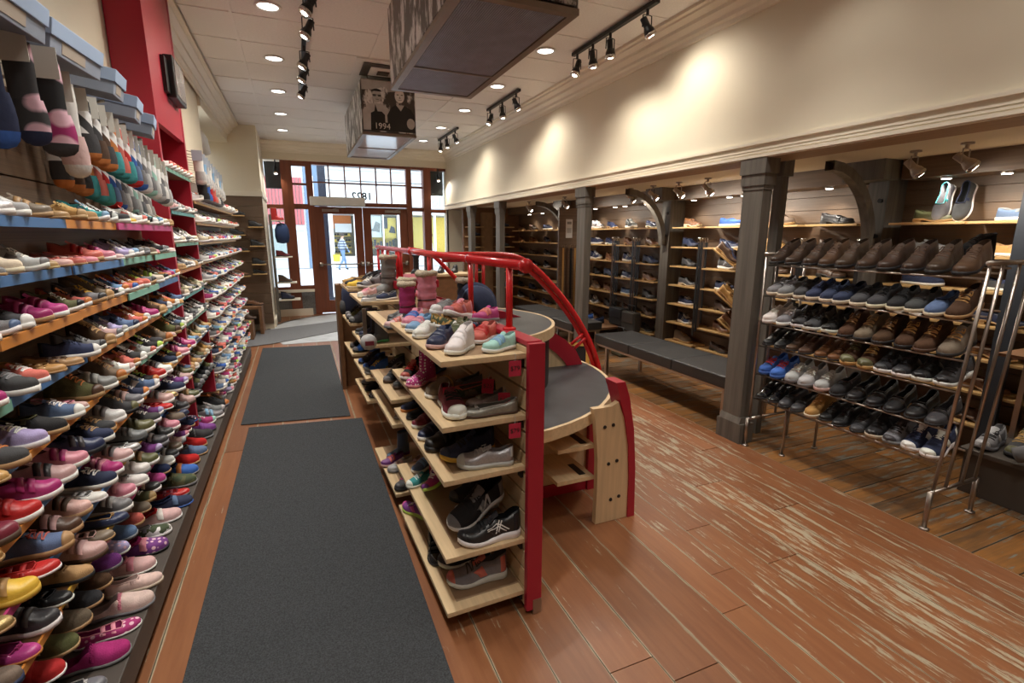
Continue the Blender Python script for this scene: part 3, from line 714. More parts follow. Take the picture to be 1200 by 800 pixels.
def person(label, x, y, z, face, shirt, shirt2, jeans, hairc, stride, h=1.7):
    """one skinned body, posed mid-step; clothing colour follows the body's own height"""
    t = thing('person', label, 'person', (x, y, z), face)
    s = h / 1.7
    P = [(0, 0, .93), (0, 0, 1.12), (0, .0, 1.36), (0, .01, 1.47), (0, .03, 1.60),
         (-.09, 0, .88), (-.09, .16 * stride, .48), (-.09, .20 * stride, .07), (-.09, .33 * stride, .03),
         (.09, 0, .88), (.09, -.05 * stride, .48), (.09, -.32 * stride, .12), (.09, -.24 * stride, .03),
         (-.18, 0, 1.38), (-.24, -.10 * stride, 1.12), (-.24, .02, .90), (-.24, .06, .80),
         (.18, 0, 1.38), (.24, .08 * stride, 1.12), (.24, .20 * stride, .92), (.24, .25 * stride, .83), (0, .11, 1.585)]
    E = [(0, 1), (1, 2), (2, 3), (3, 4), (0, 5), (5, 6), (6, 7), (7, 8), (0, 9), (9, 10), (10, 11), (11, 12), (2, 13), (13, 14), (14, 15), (15, 16), (2, 17), (17, 18), (18, 19), (19, 20), (4, 21)]
    rad = [.14, .13, .15, .055, .095, .09, .06, .042, .04, .09, .06, .042, .04, .06, .045, .035, .04, .06, .045, .035, .04, .02]
    me = bpy.data.meshes.new('body'); me.from_pydata([tuple(c * s for c in p) for p in P], E, [])
    m = bpy.data.materials.new('figure_clothing'); m.use_nodes = True
    N = m.node_tree.nodes; L = m.node_tree.links; bs = N['Principled BSDF']; bs.inputs['Roughness'].default_value = .8
    tc = N.new('ShaderNodeTexCoord'); sx = N.new('ShaderNodeSeparateXYZ'); L.new(tc.outputs['Object'], sx.inputs[0])
    mr = N.new('ShaderNodeMath'); mr.operation = 'DIVIDE'; mr.inputs[1].default_value = 1.7 * s; L.new(sx.outputs[2], mr.inputs[0])
    cr = N.new('ShaderNodeValToRGB'); cr.color_ramp.interpolation = 'CONSTANT'; el = cr.color_ramp.elements
    skin = (.55, .34, .25)
    st = [(0, (.03, .03, .03)), (.05, jeans), (.55, shirt)] + [(.60 + .035 * i, shirt2 if i % 2 == 0 else shirt) for i in range(7)] + [(.862, skin)]
    el[0].position = 0; el[0].color = (*st[0][1], 1); el[1].position = st[1][0]; el[1].color = (*st[1][1], 1)
    for p, c in st[2:]: e = el.new(p); e.color = (*c, 1)
    L.new(mr.outputs[0], cr.inputs[0]); L.new(cr.outputs[0], bs.inputs['Base Color'])
    me.materials.append(m)
    o = inst('body', me, t)
    sk = o.modifiers.new('skin', 'SKIN'); sk.use_smooth_shade = True
    me.skin_vertices or None
    lay = me.skin_vertices[0].data if me.skin_vertices else None
    if lay is not None:
        for v, r_ in zip(lay, rad): v.radius = (r_ * s, r_ * s * .85)
        lay[0].use_root = True
    ss = o.modifiers.new('smooth', 'SUBSURF'); ss.levels = 1; ss.render_levels = 1
    mb = MB(Matrix.Translation((0, .01 * s, 1.62 * s)) @ Matrix.Diagonal((.108 * s, .122 * s, .125 * s, 1)))
    mb.lathe([(.95, -.1), (1.0, .15), (.9, .5), (.6, .82), (.05, 1)], 14)
    me2 = mb.mesh('hair', nmat('hair_%d' % int(hairc[0] * 100), hairc, .7), True); inst('hair', me2, t)
    return t
p = person('person in a navy and grey striped top and blue jeans walking outside', 2.02, 25.4, -.03, -1.2, (.10, .13, .20), (.42, .46, .52), (.16, .26, .46), (.05, .04, .035), .9)
t = thing('shopping_bag', 'yellow shopping bag carried by the person in the striped top', 'bag', (1.72, 25.25, .38))
m = MB(); m.prism([(-.14, 0), (.14, 0), (.17, .34), (-.17, .34)], 'y', -.06, .06, 0, Matrix.Translation((1.72, 25.25, .38))); m.build('bag_body', nmat('mustard_plastic', (.55, .48, .05), .5), t)
m = MB(); m.tube([(1.64, 25.25, .72), (1.67, 25.25, .86), (1.77, 25.25, .86), (1.80, 25.25, .72)], .012, 6); m.build('handle', M_BLK, t)
person('person in a white shirt outside the window beside the shop door post', 5.2, 21.0, -.03, 1.2, (.75, .76, .78), (.70, .72, .75), (.5, .5, .52), (.10, .07, .05), .5)

# ------------------------------------------------------------------ mats and the platform under the kids' wall
def mat_obj(name, poly, label, matl=M_CARP, z=.010, zb=.0005):
    m = MB(); m.prism(poly, 'z', zb, z); return tag(m.build(name, matl), label, 'floor mat')
bev(mat_obj('carpet_runner', [(-.53, -.6), (.40, -.6), (.425, 4.45), (-.495, 4.58)], 'long charcoal carpet runner nearest the camera between kids wall and gondola'), .004)
bev(mat_obj('carpet_runner', [(-.565, 4.68), (.335, 4.55), (.355, 7.80), (-.565, 7.93)], 'second charcoal carpet runner further along the aisle'), .004)
bev(mat_obj('carpet_runner', [(-.83, 8.07), (-.44, 8.20), (.95, 9.15), (1.9, 9.6), (1.75, 10.25), (.62, 9.98), (-1.0, 9.26)], 'grey runner lying slantwise across the entrance tiles', nmat('grey_carpet', (.15, .15, .155), 1, amt=.3, scale=120, bump=.4), .0145, .0045), .004)
arc = [(1.2 + 1.75 * math.cos(R(a)), 9.3 + 1.75 * math.sin(R(a))) for a in range(70, 200, 10)]
o = mat_obj('entrance_mat', arc + [(-.3, 8.1), (2.6, 8.1), (2.6, 10.9), (1.8, 10.95)], 'pale grey rounded entrance floor covering inside the doors', M_SLATE, .004)
ring = [(1.2 + 1.80 * math.cos(R(a)), 9.3 + 1.80 * math.sin(R(a))) for a in range(70, 200, 10)]
m = MB(); m.prism(ring + arc[::-1], 'z', .0005, .007); tag(m.build('edge_strip', M_BLK), 'curved dark edging strip around the pale entrance floor', 'floor strip')
pl = thing('display_platform', 'long dark low platform along the foot of the kids wall', 'platform', (-.9, 2.5, 0))
m = MB(); m.box(-.878, -.655, YB + .1, 7.25, .05, .165); bev(m.build('top', M_DARK, pl), .004)
m = MB(); m.box(-.878, -.70, YB + .1, 7.2, 0, .05); m.build('toe_kick', M_BLK, pl)

# ------------------------------------------------------------------ kids' wall shelving
CL = dict(blue=(.075, .19, .42), orange=(.62, .24, .045), green=(.20, .44, .34), magenta=(.50, .045, .19), yellow=(.78, .48, .06), teal=(.13, .40, .40), tan=(.50, .33, .17), pale=(.60, .62, .60))
KS = .8276                                      # the kids' wall stands this close
KZ = [1.668, 1.512, 1.358, 1.205, 1.049, .895, .741, .587]
SEG = [1.03, 1.63, 2.17, 2.715, 3.26, 3.79]
KCOL = [['blue', 'blue', 'orange', 'magenta', 'magenta'], ['orange', 'blue', 'blue', 'green', 'green'], ['blue', 'orange', 'orange', 'green', 'blue'], ['green', 'blue', 'orange', 'orange', 'teal'],
        ['blue', 'orange', 'orange', 'green', 'teal'], ['orange', 'blue', 'orange', 'magenta', 'orange'], ['magenta', 'blue', 'yellow', 'blue', 'magenta'], ['orange', 'yellow', 'magenta', 'blue', 'orange']]
KFRONT = [-.712, -.712, -.712, -.712, -.708, -.705, -.70, -.70]
ks = thing('wall_shelving', 'kids wall shelving with blue, orange, green and magenta shelf edges', 'shelving', (-.8, 2.4, .4))
def shelf_row(par, x0, x1, y0, y1, z, col, th=.010, lip=.028):
    m = MB(); m.box(x0, x1 - .006, y0 + .004, y1 - .004, z - th, z); s = m.build('shelf', M_BROWNW, par)
    m = MB(); m.box(x1 - .006, x1, y0 + .003, y1 - .003, z - lip, z + .001); m.build('shelf_edge', M_PLAIN, s, color=CL[col] if isinstance(col, str) else col)
for i, z in enumerate(KZ):
    for j in range(5): shelf_row(ks, WS, KFRONT[i] + .008 * ((i + j) % 2), SEG[j], SEG[j + 1], z, KCOL[i][j], .010, .028 if i < 4 else .020)
for j in range(5): shelf_row(ks, WS, -.74, SEG[j], SEG[j + 1], .40, (.10, .075, .06), .012, .02)
# red tower with its own bay
tw = thing('display_tower', 'tall red painted display tower with a shoe bay and a framed screen', 'display tower', (-.8, 4.28, .34))
T0, T1, TX = 3.83, 4.72, -.72
m = MB(); m.box(-.905, TX, T0, T0 + .042, .33, 3.35); m.build('side_panel', M_REDP, tw)
m = MB(); m.box(-.905, TX, T1 - .042, T1, .33, 3.35); m.build('side_panel', M_REDP, tw)
m = MB(); m.box(-.76, TX - .003, T0 + .042, T1 - .042, 2.30, 3.35); m.build('header_panel', M_REDP, tw)
m = MB(); m.box(-.905, -.885, T0 + .042, T1 - .042, .33, 3.35); m.build('back_panel', M_REDP, tw)
TZ = [2.034, 1.769, 1.562, 1.388, 1.214, 1.04, .875, .71, .56]
for z, c in zip(TZ, ('green', 'teal', 'green', 'orange', 'teal', 'green', 'blue', 'green', 'green')):
    shelf_row(tw, -.885, TX + .01, T0 + .042, T1 - .042, z, c, .010, .020)
mo = thing('wall_screen', 'small black framed screen mounted high on the red tower', 'screen', (-.70, 4.37, 2.65))
m = MB(); m.box(TX - .003, -.665, 4.27, 4.62, 2.53, 2.80); bev(m.build('housing', M_BLK, mo), .008)
m = MB(); m.box(-.665, -.661, 4.29, 4.60, 2.555, 2.775); m.build('glass_face', nmat('screen_face', (.25, .22, .21), .12, amt=.5, scale=5), mo)
m = MB(); m.box(TX - .003, -.70, 4.19, 4.27, 2.55, 2.77); m.build('wall_bracket', M_BLK, mo)
# shelves beyond the tower
SZ = [1.877, 1.711, 1.554, 1.397, 1.24, 1.082, .925, .768, .61, .45, .30]
sv = thing('wall_shelving', 'sports shoe wall shelving beyond the red tower with pale wooden edges', 'shelving', (-.8, 6.0, .3))
for i, z in enumerate(SZ):
    for ya, yb in ((4.74, 6.1), (6.1, 7.45)): shelf_row(sv, WS, -.71, ya, yb, z, (.55, .36, .16), .010, .016)

# ------------------------------------------------------------------ gondola with the arched bridge
GA = R(1.6); GO = V((.845, 1.73, 0))
GM = Matrix.Translation(GO) @ Matrix.Rotation(GA, 4, 'Z')
gn = thing('display_gondola', 'maple slatwall gondola with red frame, tiered half-round tables and red handrail', 'display unit', GO, GA)
def G(): return MB(GM)
G().box(-.03, .02, .0, 3.85, .02, 1.195).build('core_panel', M_MAPLV, gn)
sl = MB(); sl.box(-.018, 0, -.5, .5, -.5, .5); GSLAT = sl.mesh('slat', M_MAPLE)
nsl = 13
for k in range(nsl):
    z = .03 + (1.165 / nsl) * (k + .5)
    for a, b_ in ((0, .95), (.95, 1.85), (1.85, 2.8), (2.8, 3.85)):
        inst('slat', GSLAT, gn, (-.03, (a + b_) / 2, z), scale=(1, b_ - a - .003, 1.165 / nsl - .012))
bev(G().box(-.05, .022, -.028, .0, 0.02, 1.21).build('end_post', M_REDP, gn), .003)
G().box(-.02, .021, -.030, .001, 0, .07).build('metal_foot', M_STEEL, gn)
bev(G().box(-.045, .022, 0, 2.35, 1.195, 1.215).build('top_cap', M_REDP, gn), .003)
bev(G().box(-.07, .30, 2.36, 3.1, 1.19, 1.255).build('red_deck', M_REDP, gn), .008)
G().box(-.40, .03, 3.83, 3.88, 0, 1.12).build('end_board', M_BROWNW, gn)
G().box(-.40, -.36, 3.70, 3.83, 0, 1.12).build('end_board', M_BROWNW, gn)
G().box(-.41, -.385, 1.83, 1.845, .83, 1.12).build('divider', M_STEEL, gn)
GSH = [(0, .93, [1.168, .912, .692, .358, .108]), (1.0, 1.72, [1.118, .712, .565, .135]), (1.95, 2.62, [1.148, .828, .585, .41]), (2.72, 3.3, [1.168, .87, .6])]
for a, b_, zs in GSH:
    for z in zs:
        s = G().box(-.395, -.048, a + .003, b_, z - .022, z - .002).build('shelf', M_MAPLE, gn); bev(s, .003)
        G().box(-.395, -.340, a + .003, b_, z - .002, z).build('front_strip', M_MAPLE, s)
        G().box(-.340, -.05, a + .003, a + .055, z - .002, z).build('front_strip', M_MAPLE, s)
        G().box(-.340, -.05, a + .055, b_, z - .002, z - .001).build('shelf_inlay', M_HARDB, s)
        G().box(-.06, -.048, a + .02, a + .05, z - .06, z - .022).build('bracket', M_BLK, s)
# handrail along the top
rail = G().tube([(.0, .10, 1.50), (.0, 3.5, 1.50)], .021, 12).tube([(.0, .10, 1.50), (.0, .118, 1.50)], .030, 12).tube([(0, .75, 1.5), (0, .78, 1.5)], .025, 12).tube([(0, 2.04, 1.5), (0, 2.07, 1.5)], .025, 12).build('handrail', M_REDG, gn, True)
for ly, r_ in ((.27, .015), (.76, .014), (1.56, .014), (2.45, .02), (2.56, .016), (2.95, .013), (3.2, .013), (3.45, .013)):
    z0 = 1.255 if 2.4 < ly < 3.1 else 1.215
    if ly > 3.1: z0 = 1.15
    mm = G().tube([(0, ly, z0), (0, ly, 1.49)], r_, 10)
    mm.lathe([(.03, 0), (.03, .006), (.02, .012)], 12, 0, Matrix.Translation((0, ly, z0))); mm.build('baluster', M_REDG, gn, True)
# half-round tables
CX, CY = .87, 3.2
def half_disc(r, n=28, a0=-90, a1=90): return [(CX + r * math.cos(R(a0 + (a1 - a0) * i / n)), CY + r * math.sin(R(a0 + (a1 - a0) * i / n))) for i in range(n + 1)]
def W(): return MB()
for r_, z, nm in ((1.12, .66, 'table_top'), (.735, 1.055, 'table_top')):
    tt = W().prism(half_disc(r_ - .02), 'z', z - .004, z).build(nm, M_BLAM, gn)
    m = MB(); o_, i_ = half_disc(r_), half_disc(r_ - .02)
    m.prism(o_ + i_[::-1], 'z', z - .062, z + .001); m.build('plywood_edge', M_SHELFW if 0 else M_MAPLE, tt)
    W().prism(half_disc(r_ - .02), 'z', z - .06, z - .004).build('plywood_core', M_MAPLE, tt)
W().prism(half_disc(.70), 'z', .66, .995).build('drum', M_BLK, gn, False)
# curved leg, its red edge and bolts
leg = W().prism([(1.452, 0), (1.456, .2), (1.452, .40), (1.43, .62), (1.41, .70), (1.53, .70), (1.575, .72), (1.615, .62), (1.65, .45), (1.665, .25), (1.668, 0)], 'y', 2.19, 2.225).build('curved_leg', M_MAPLV, gn)
W().prism([(1.668, 0), (1.665, .25), (1.65, .45), (1.615, .62), (1.565, .78), (1.545, .835), (1.605, .835), (1.64, .74), (1.68, .55), (1.705, .3), (1.715, 0)], 'y', 2.18, 2.29).build('red_edge', M_REDP, leg)
for x, z in ((1.49, .585), (1.545, .59), (1.525, .36), (1.58, .37), (1.55, .135), (1.605, .145)):
    m = MB(); m.lathe([(.011, 0), (.010, .004)], 10, 0, Matrix.Translation((x, 2.19, z)) @ Matrix.Rotation(math.pi / 2, 4, 'X')); m.build('bolt', M_BLK, leg)
wl2 = W().box(.89, 1.62, 2.58, 2.62, .0, .60).build('support_wall', M_MAPLV, gn)
W().box(.89, 1.66, 2.565, 2.58, 0, .075).build('red_rail', M_REDP, wl2); W().box(1.62, 1.69, 2.55, 2.63, 0, .60).build('red_post', M_REDP, wl2)
for z in (.265, .455):
    s = W().box(1.22, 1.455, 2.225, 2.58, z, z + .022).build('step', M_MAPLE, gn)
    W().box(1.38, 1.42, 2.26, 2.40, z + .022, z + .024).build('grip_strip', M_BLK, s)
# arched rib with red rim and maple infill, handrail arc beside it
RP = [(.87, 1.145), (1.1, 1.135), (1.3, 1.10), (1.5, 1.03), (1.66, .945), (1.79, .86), (1.88, .775), (1.94, .665), (1.985, .5), (2.01, .25), (2.02, 0)]
RI = [(.87, 1.03), (1.1, 1.02), (1.28, .99), (1.46, .93), (1.60, .85), (1.71, .77), (1.79, .69), (1.84, .60), (1.88, .46), (1.90, .24), (1.91, 0)]
for y in (3.22,):
    rb = W().prism(RP + RI[::-1], 'y', y - .03, y + .03).build('arched_rib', M_REDP, gn)
    W().prism(RI + [(.87, 0)], 'y', y - .02, y + .02).build('rib_infill', M_MAPLV, rb)
rb = W().prism([(x - .2 if x > .9 else x, z) for x, z in RP] + [(x - .2 if x > .9 else x, z) for x, z in RI][::-1], 'y', 4.2, 4.26).build('arched_rib', M_REDP, gn)
AR = [(.87, 1.492), (1.14, 1.492), (1.36, 1.480), (1.50, 1.42), (1.63, 1.31), (1.767, 1.167), (1.89, 1.01), (1.997, .842), (2.06, .71), (2.105, .57), (2.14, .35), (2.15, 0)]
def smooth(p, k=3):
    out = []
    for i in range(len(p) - 1):
        a, b_, c, d = p[max(i - 1, 0)], p[i], p[i + 1], p[min(i + 2, len(p) - 1)]
        for j in range(k):
            t_ = j / k
            out.append(tuple(.5 * ((2 * q) + (-o_ + r_) * t_ + (2 * o_ - 5 * q + 4 * r_ - s_) * t_ ** 2 + (-o_ + 3 * q - 3 * r_ + s_) * t_ ** 3) for o_, q, r_, s_ in zip(a, b_, c, d)))
    return out + [p[-1]]
ar = smooth(AR)
W().tube([(x, 3.20, z) for x, z in ar], .021, 10).build('handrail_arc', M_REDG, gn, True)
W().tube([(x - (.0 if x < .9 else .022), 3.215, z - .030) for x, z in ar], .017, 8).build('handrail_arc', M_REDG, gn, True)
W().tube([(x if x < .9 else .87 + (x - .87) * .78, 4.3, z) for x, z in smooth([(.87, 1.502), (.98, 1.49), (1.14, 1.449), (1.36, 1.276), (1.5, 1.136), (1.75, .8), (1.9, .4), (1.95, 0)])], .019, 10).build('handrail_arc', M_REDG, gn, True)
for (a, b_) in (((1.873, .786), (1.975, .865)), ((1.845, .82), (1.95, .90)), ((1.10, 1.055), (1.10, 1.49)), ((1.15, 1.055), (1.15, 1.49))):
    W().tube([(a[0], 3.2, a[1]), (b_[0], 3.2, b_[1])], .012, 8).build('rung', M_REDG, gn, True)
# small framed mirror-like slate by the rib
t = thing('wooden_frame', 'small golden wooden picture frame leaning beside the arched red rib', 'frame', (2.12, 4.2, .0))
FM = Matrix.Translation((2.30, 3.95, .0)) @ Matrix.Rotation(R(-28), 4, 'Z') @ Matrix.Rotation(R(-14), 4, 'X')
m = MB(FM)
m.box(-.16, .16, -.015, .015, .30, .335); m.box(-.16, .16, -.015, .015, .60, .635); m.box(-.16, -.125, -.015, .015, .335, .60); m.box(.125, .16, -.015, .015, .335, .60); m.build('rim', M_GOLDW, t)
MB(FM).box(-.125, .125, -.004, .008, .335, .60).build('dark_panel', M_BLK, t)
m = MB(FM); m.tube([(0, .02, .33), (0, .06, .0)], .015, 6); m.box(-.14, .14, -.10, .12, 0, .015); m.build('stand', M_GOLDW, t)
def price_tag(lx, ly, z, body, label, rot=0, tilt=0, w=.05, h=.062):
    Mx = GM @ Matrix.Translation((lx, ly, z)) @ Matrix.Rotation(rot, 4, 'Z') @ Matrix.Rotation(tilt, 4, 'X')
    loc = Mx.translation
    t = thing('price_tag', label, 'price tag', loc)
    MB(Mx).box(-w / 2, w / 2, -.001, .001, -h, 0).build('card', M_PAPER, t, color=(.50, .025, .06))
    m = MB(Mx); m.tube([(0, 0, 0), (.004, .004, .02), (0, .008, .03)], .001, 5); m.build('string', M_PAPER, t, color=(.6, .6, .6))
    text('lettering', body, .026, Mx @ Matrix.Translation((0, -.0016, -h * .5)) @ Matrix.Rotation(math.pi / 2, 4, 'X'), M_BLK, t, .0004)
price_tag(-.10, -.006, 1.145, '$79', 'red price tag reading $79 hanging from the top gondola shelf', R(-6))
price_tag(-.10, -.006, .888, '$79', 'red price tag reading $79 hanging below the second gondola shelf', R(-6))
price_tag(-.10, .10, .985, '$19', 'red price tag reading $19 on the pewter flats', R(-20), R(-25))
price_tag(-.13, .20, 1.02, '$25', 'red price tag reading $25 standing among the flats', R(-30), R(-30))
price_tag(-.30, .22, 1.0, '$39', 'red price tag reading $39 lying over the burgundy trainer', R(-15), R(-40))
price_tag(-.26, .64, .475, '$35', 'red price tag reading $35 on the teal toed shoe', R(-10), R(-10))

# ------------------------------------------------------------------ benches
def bench(label, x0, x1, y0, y1, zt, legs):
    t = thing('bench', label, 'bench', ((x0 + x1) / 2, (y0 + y1) / 2, 0))
    n = 3
    for i in range(n):
        a, b_ = y0 + (y1 - y0) * i / n, y0 + (y1 - y0) * (i + 1) / n
        o = MB().box(x0, x1, a + .0015, b_ - .0015, zt - .11, zt).build('cushion', M_BLEA, t); bev(o, .014, 3)
    MB().box(x0 + .02, x1 - .02, y0 + .02, y1 - .02, zt - .135, zt - .11).build('frame', M_STEEL, t)
    for y in legs:
        for x in (x0 + .03, x1 - .03):
            MB().box(x - .017, x + .017, y - .017, y + .017, .004, zt - .135).lathe([(.02, 0), (.02, .004)], 10, 0, Matrix.Translation((x, y, 0))).build('leg', M_STEEL, t)
bench('long black leather bench on steel legs beside the front grey pillar', 3.235, 3.78, 3.0, 5.06, .46, (3.04, 4.82))
bench('black leather bench further off behind the half-round tables', 3.32, 3.80, 5.75, 7.7, .46, (5.85, 7.55))

# ------------------------------------------------------------------ wire shoe rack
RX0, RX1, RY0, RY1 = 3.145, 3.60, 1.43, 2.68
RZ = [1.418, 1.192, .985, .812, .592, .395]
rk = thing('shoe_rack', 'tubular steel shoe rack with six tiers of shoes between pillar and camera', 'shoe rack', ((RX0 + RX1) / 2, 2.05, 0))
def rack_end(y, lean):
    def p(x, z): return (x, y - lean * max(0, z - .22) / 1.27, z)
    xs = [RX0 + .02, RX0 + .14, RX0 + .30, RX1 - .02]
    MB().tube([p(RX0, .22), p(RX1, .22)], .011, 8).build('bottom_rail', M_STEEL, rk, True)
    MB().tube([p(RX0, 1.49), p(RX1, 1.49)], .013, 8).build('top_rail', M_STEEL, rk, True)
    for x in xs: MB().tube([p(x, .22), p(x, 1.49)], .0095, 8).build('upright', M_STEEL, rk, True)
    for x in (RX0, RX1): MB().tube([(x, y, .004), (x, y, .225)], [.012, .015], 10).lathe([(.026, 0), (.026, .008), (.014, .012)], 12, 0, Matrix.Translation((x, y, 0))).build('leg', M_STEEL, rk, True)
rack_end(RY0, .055); rack_end(RY1, 0)
MB().tube([(RX1, RY0 + .3, .22), (RX1, RY1, .22)], .009, 8).build('bottom_rail', M_STEEL, rk, True)
for x in (RX0 + .1, RX1):
    MB().tube([(x, RY1 - .25, .004), (x, RY1 - .25, .4)], .010, 8).lathe([(.022, 0), (.022, .008)], 10, 0, Matrix.Translation((x, RY1 - .25, 0))).build('leg', M_STEEL, rk, True)
for z in RZ:
    for x in (RX0 + .04, RX0 + .14, RX0 + .24):
        dz = (x - RX0 - .04) * .25
        MB().tube([(x, RY0 - .045 * (z / 1.4), z - .008 + dz), (x, RY1, z - .008 + dz)], .006, 6).build('shelf_rod', M_STEEL, rk, True)
# ------------------------------------------------------------------ shelving on the alcove wall
AZ = [1.725, 1.485, 1.245, 1.005, .765, .525, .285]
def alcove_shelves(label, spans):
    t = thing('wall_shelving', label, 'shelving', (4.5, spans[0][0], .28))
    for (a, b_) in spans:
        for k, z in enumerate(AZ):
            bev(MB().box(4.40, XA - .032, a + .006, b_ - .006, z - .018, z).build('shelf', M_SHELFW, t), .002)
alcove_shelves('pale wood shelf boards on the alcove wall behind the wire rack', [(.25, .68), (.68, 1.12), (1.12, 1.62), (1.62, 2.1), (2.1, 2.62)])
alcove_shelves('pale wood shelf boards on the alcove wall behind the front pillar and bench', [(2.86, 3.35), (3.42, 3.95), (4.02, 4.62), (4.68, 5.18)])
alcove_shelves('pale wood shelf boards on the alcove wall between bench and belt panel', [(5.46, 5.9), (5.96, 6.4), (6.46, 7.26)])
alcove_shelves('pale wood shelf boards on the alcove wall beyond the belt panel', [(7.98, 8.5), (8.56, 9.1), (9.16, 9.75), (9.8, 10.35)])
t = thing('wall_shelving', 'pale wood boot shelves on the end wall of the alcove', 'shelving', (3.5, 10.4, .5))
for a, b_ in ((3.36, 3.70), (4.0, 4.4)):
    for z in (1.80, 1.60, 1.38, 1.12, .85, .5): MB().box(a, b_, 10.22, 10.5, z - .018, z).build('shelf', M_SHELFW, t)
o = MB().box(4.36, 4.40, 1.70, 1.80, 0.0, 2.0).build('display_post', nmat('slate_blue_paint', (.028, .034, .045), .5)); tag(o, 'slim dark slate blue upright post in front of the slip-on shelves', 'post')
t = thing('low_plinth', 'dark low plinth at the back of the alcove behind the wire rack', 'platform', (4.1, .6, 0))
MB().box(3.86, 4.38, -.4, 1.62, .0, .27).build('body', M_DARK, t); bev(MB().box(3.83, 4.38, -.4, 1.64, .27, .30).build('top', M_DARK, t), .004)
t = thing('low_shelf_table', 'dark low display table of shoes under the wall shelves past the bench', 'table', (4.1, 6.5, 0))
MB().box(3.86, 4.38, 5.95, 7.2, .30, .33).build('top', M_BROWNW, t); MB().box(3.88, 4.36, 5.97, 7.18, .12, .14).build('lower_shelf', M_BROWNW, t)
for x in (3.88, 4.34):
    for y in (5.98, 7.17): MB().box(x - .015, x + .015, y - .015, y + .015, 0, .30).build('leg', M_STEEL, t)
# nested tables and boot shelves by the far alcove
for lab, x0, x1, y0, y1, h, cut in (('taller nested walnut table with brown shoes in the boot corner', -1.08, -.60, 9.06, 9.5, .47, 0), ('lower nested walnut table pushed under the taller one', -1.10, -.72, 8.62, 9.0, .29, 0)):
    t = thing('nested_table', lab, 'table', ((x0 + x1) / 2, (y0 + y1) / 2, 0))
    MB().box(x0, x1, y0, y1, h - .04, h).build('top', M_BROWNW, t)
    for x in (x0, x1 - .05): MB().box(x, x + .05, y0, y1, 0, h - .04).build('leg', M_BROWNW, t)
t = thing('wall_shelving', 'short pale boot shelves on the slatted wall of the boot corner', 'shelving', (-.8, 9.5, 1))
BSH = [(-.92, -.74, 1.93), (-1.0, -.75, 1.62), (-.95, -.72, 1.36), (-1.0, -.74, .95), (-.70, -.48, 1.75), (-.70, -.48, 1.44), (-.70, -.49, 1.14), (-.70, -.49, .98)]
for a, b_, z in BSH: MB().box(a, b_, 9.38, 9.57, z - .016, z).build('shelf', M_SHELFW, t)
t = thing('boot_stand', 'grey wooden window stand with four boot shelves', 'stand', (-.33, 10.45, 0))
MB().box(-.42, -.38, 10.3, 10.6, 0, 1.98).build('upright', M_GREYW, t)
WSH = [1.88, 1.22, .74, .42]
for z, w_ in zip(WSH, (.22, .30, .34, .38)): MB().box(-.38, -.38 + w_, 10.3, 10.6, z - .02, z).build('shelf', M_TRIMP, t)
# ------------------------------------------------------------------ shoes: one lofted last, parts laid on its surface
def tab(t, u):
    if u <= t[0][0]: return t[0][1]
    for (a, x), (b, y) in zip(t, t[1:]):
        if u <= b:
            k = (u - a) / (b - a); k = k * k * (3 - 2 * k); return x + (y - x) * k
    return t[-1][1]
class Last:
    """heel at u=0, toe at u=1; length 1; heights and widths as fractions of the length"""
    def __init__(s, W=.36, ts=.06, th=.09, hr=0, spring=.05, Hv=.28, Ht=.14, Hc=.24, Hh=.32, uo=.46, ow=.62, p=2.3, wt=None, flare=1.06):
        s.__dict__.update(locals())
        s.wt = wt or [(0, .66), (.12, .70), (.3, .66), (.45, .76), (.68, 1.0), (.8, .96), (1, .80)]
    def w(s, u):
        c = tab(s.wt, u) * s.W / 2
        if u < .1: c *= math.sqrt(max(0, 1 - ((.1 - u) / .1) ** 2)) * .97 + .03
        if u > .76: c *= max(0, 1 - ((u - .76) / .24) ** s.p) ** (1 / s.p) * .98 + .02
        return c
    def zb(s, u): return s.spring * max(0, (u - .7) / .3) ** 2 + s.hr * (1 - tab([(.3, 0), (.62, 1)], u))
    def t(s, u): return tab([(.25, s.th), (.65, s.ts)], u)
    def zt(s, u): return s.zb(u) + s.t(u)
    def C(s, u): return tab([(0, s.Hh), (.08, s.Hh * .97), (.27, s.Hc), (s.uo, s.Hv)], u)
    def H(s, u):
        h = tab([(s.uo, s.Hv), (.84, s.Ht)], u)
        if u > .84: h *= .30 + .70 * math.sqrt(max(0, 1 - ((u - .84) / .16) ** 2))
        return h
    def ring(s, u, closed=None):
        w, z = s.w(u), s.zt(u)
        cl = (u > s.uo) if closed is None else closed
        if cl:
            h = s.H(u) if u > s.uo else s.C(u)
            out = []
            for k in range(13):
                a = math.pi * k / 12; c, d = math.cos(a), math.sin(a)
                out.append((math.copysign(abs(c) ** .72, c) * w * (1.0 + .05 * math.sin(a * 2) ** 2), z + h * abs(d) ** .85))
            return out
        c = s.C(u); wo = w * s.ow
        half = [(w, z), (w * 1.05, z + .34 * c), (w * .5 + wo * .5 + .006, z + .70 * c), (wo, z + c), (max(wo - .022, wo * .5), z + c - .012), (wo * .8, z + .03), (0, z + .025)]
        return half + [(-y, q) for y, q in half[:-1][::-1]]
    def S(s, u, q, off=0, closed=None):
        r = s.ring(u, closed); q = min(max(q, 0), 12); i = min(int(q), 11); f = q - i
        y = r[i][0] * (1 - f) + r[i + 1][0] * f; z = r[i][1] * (1 - f) + r[i + 1][1] * f
        z0 = s.zt(u) + .25 * s.H(u); d = V((.0 if u < .84 else (u - .84) * 5 * s.W, y, max(z - z0, 0)))
        if d.length > 1e-6: d.normalize()
        return V((u - .5, y, z)) + d * off
US = [0, .012, .035, .08, .15, .24, .33, .40, .46, .52, .58, .64, .72, .80, .87, .925, .965, .988, 1.0]
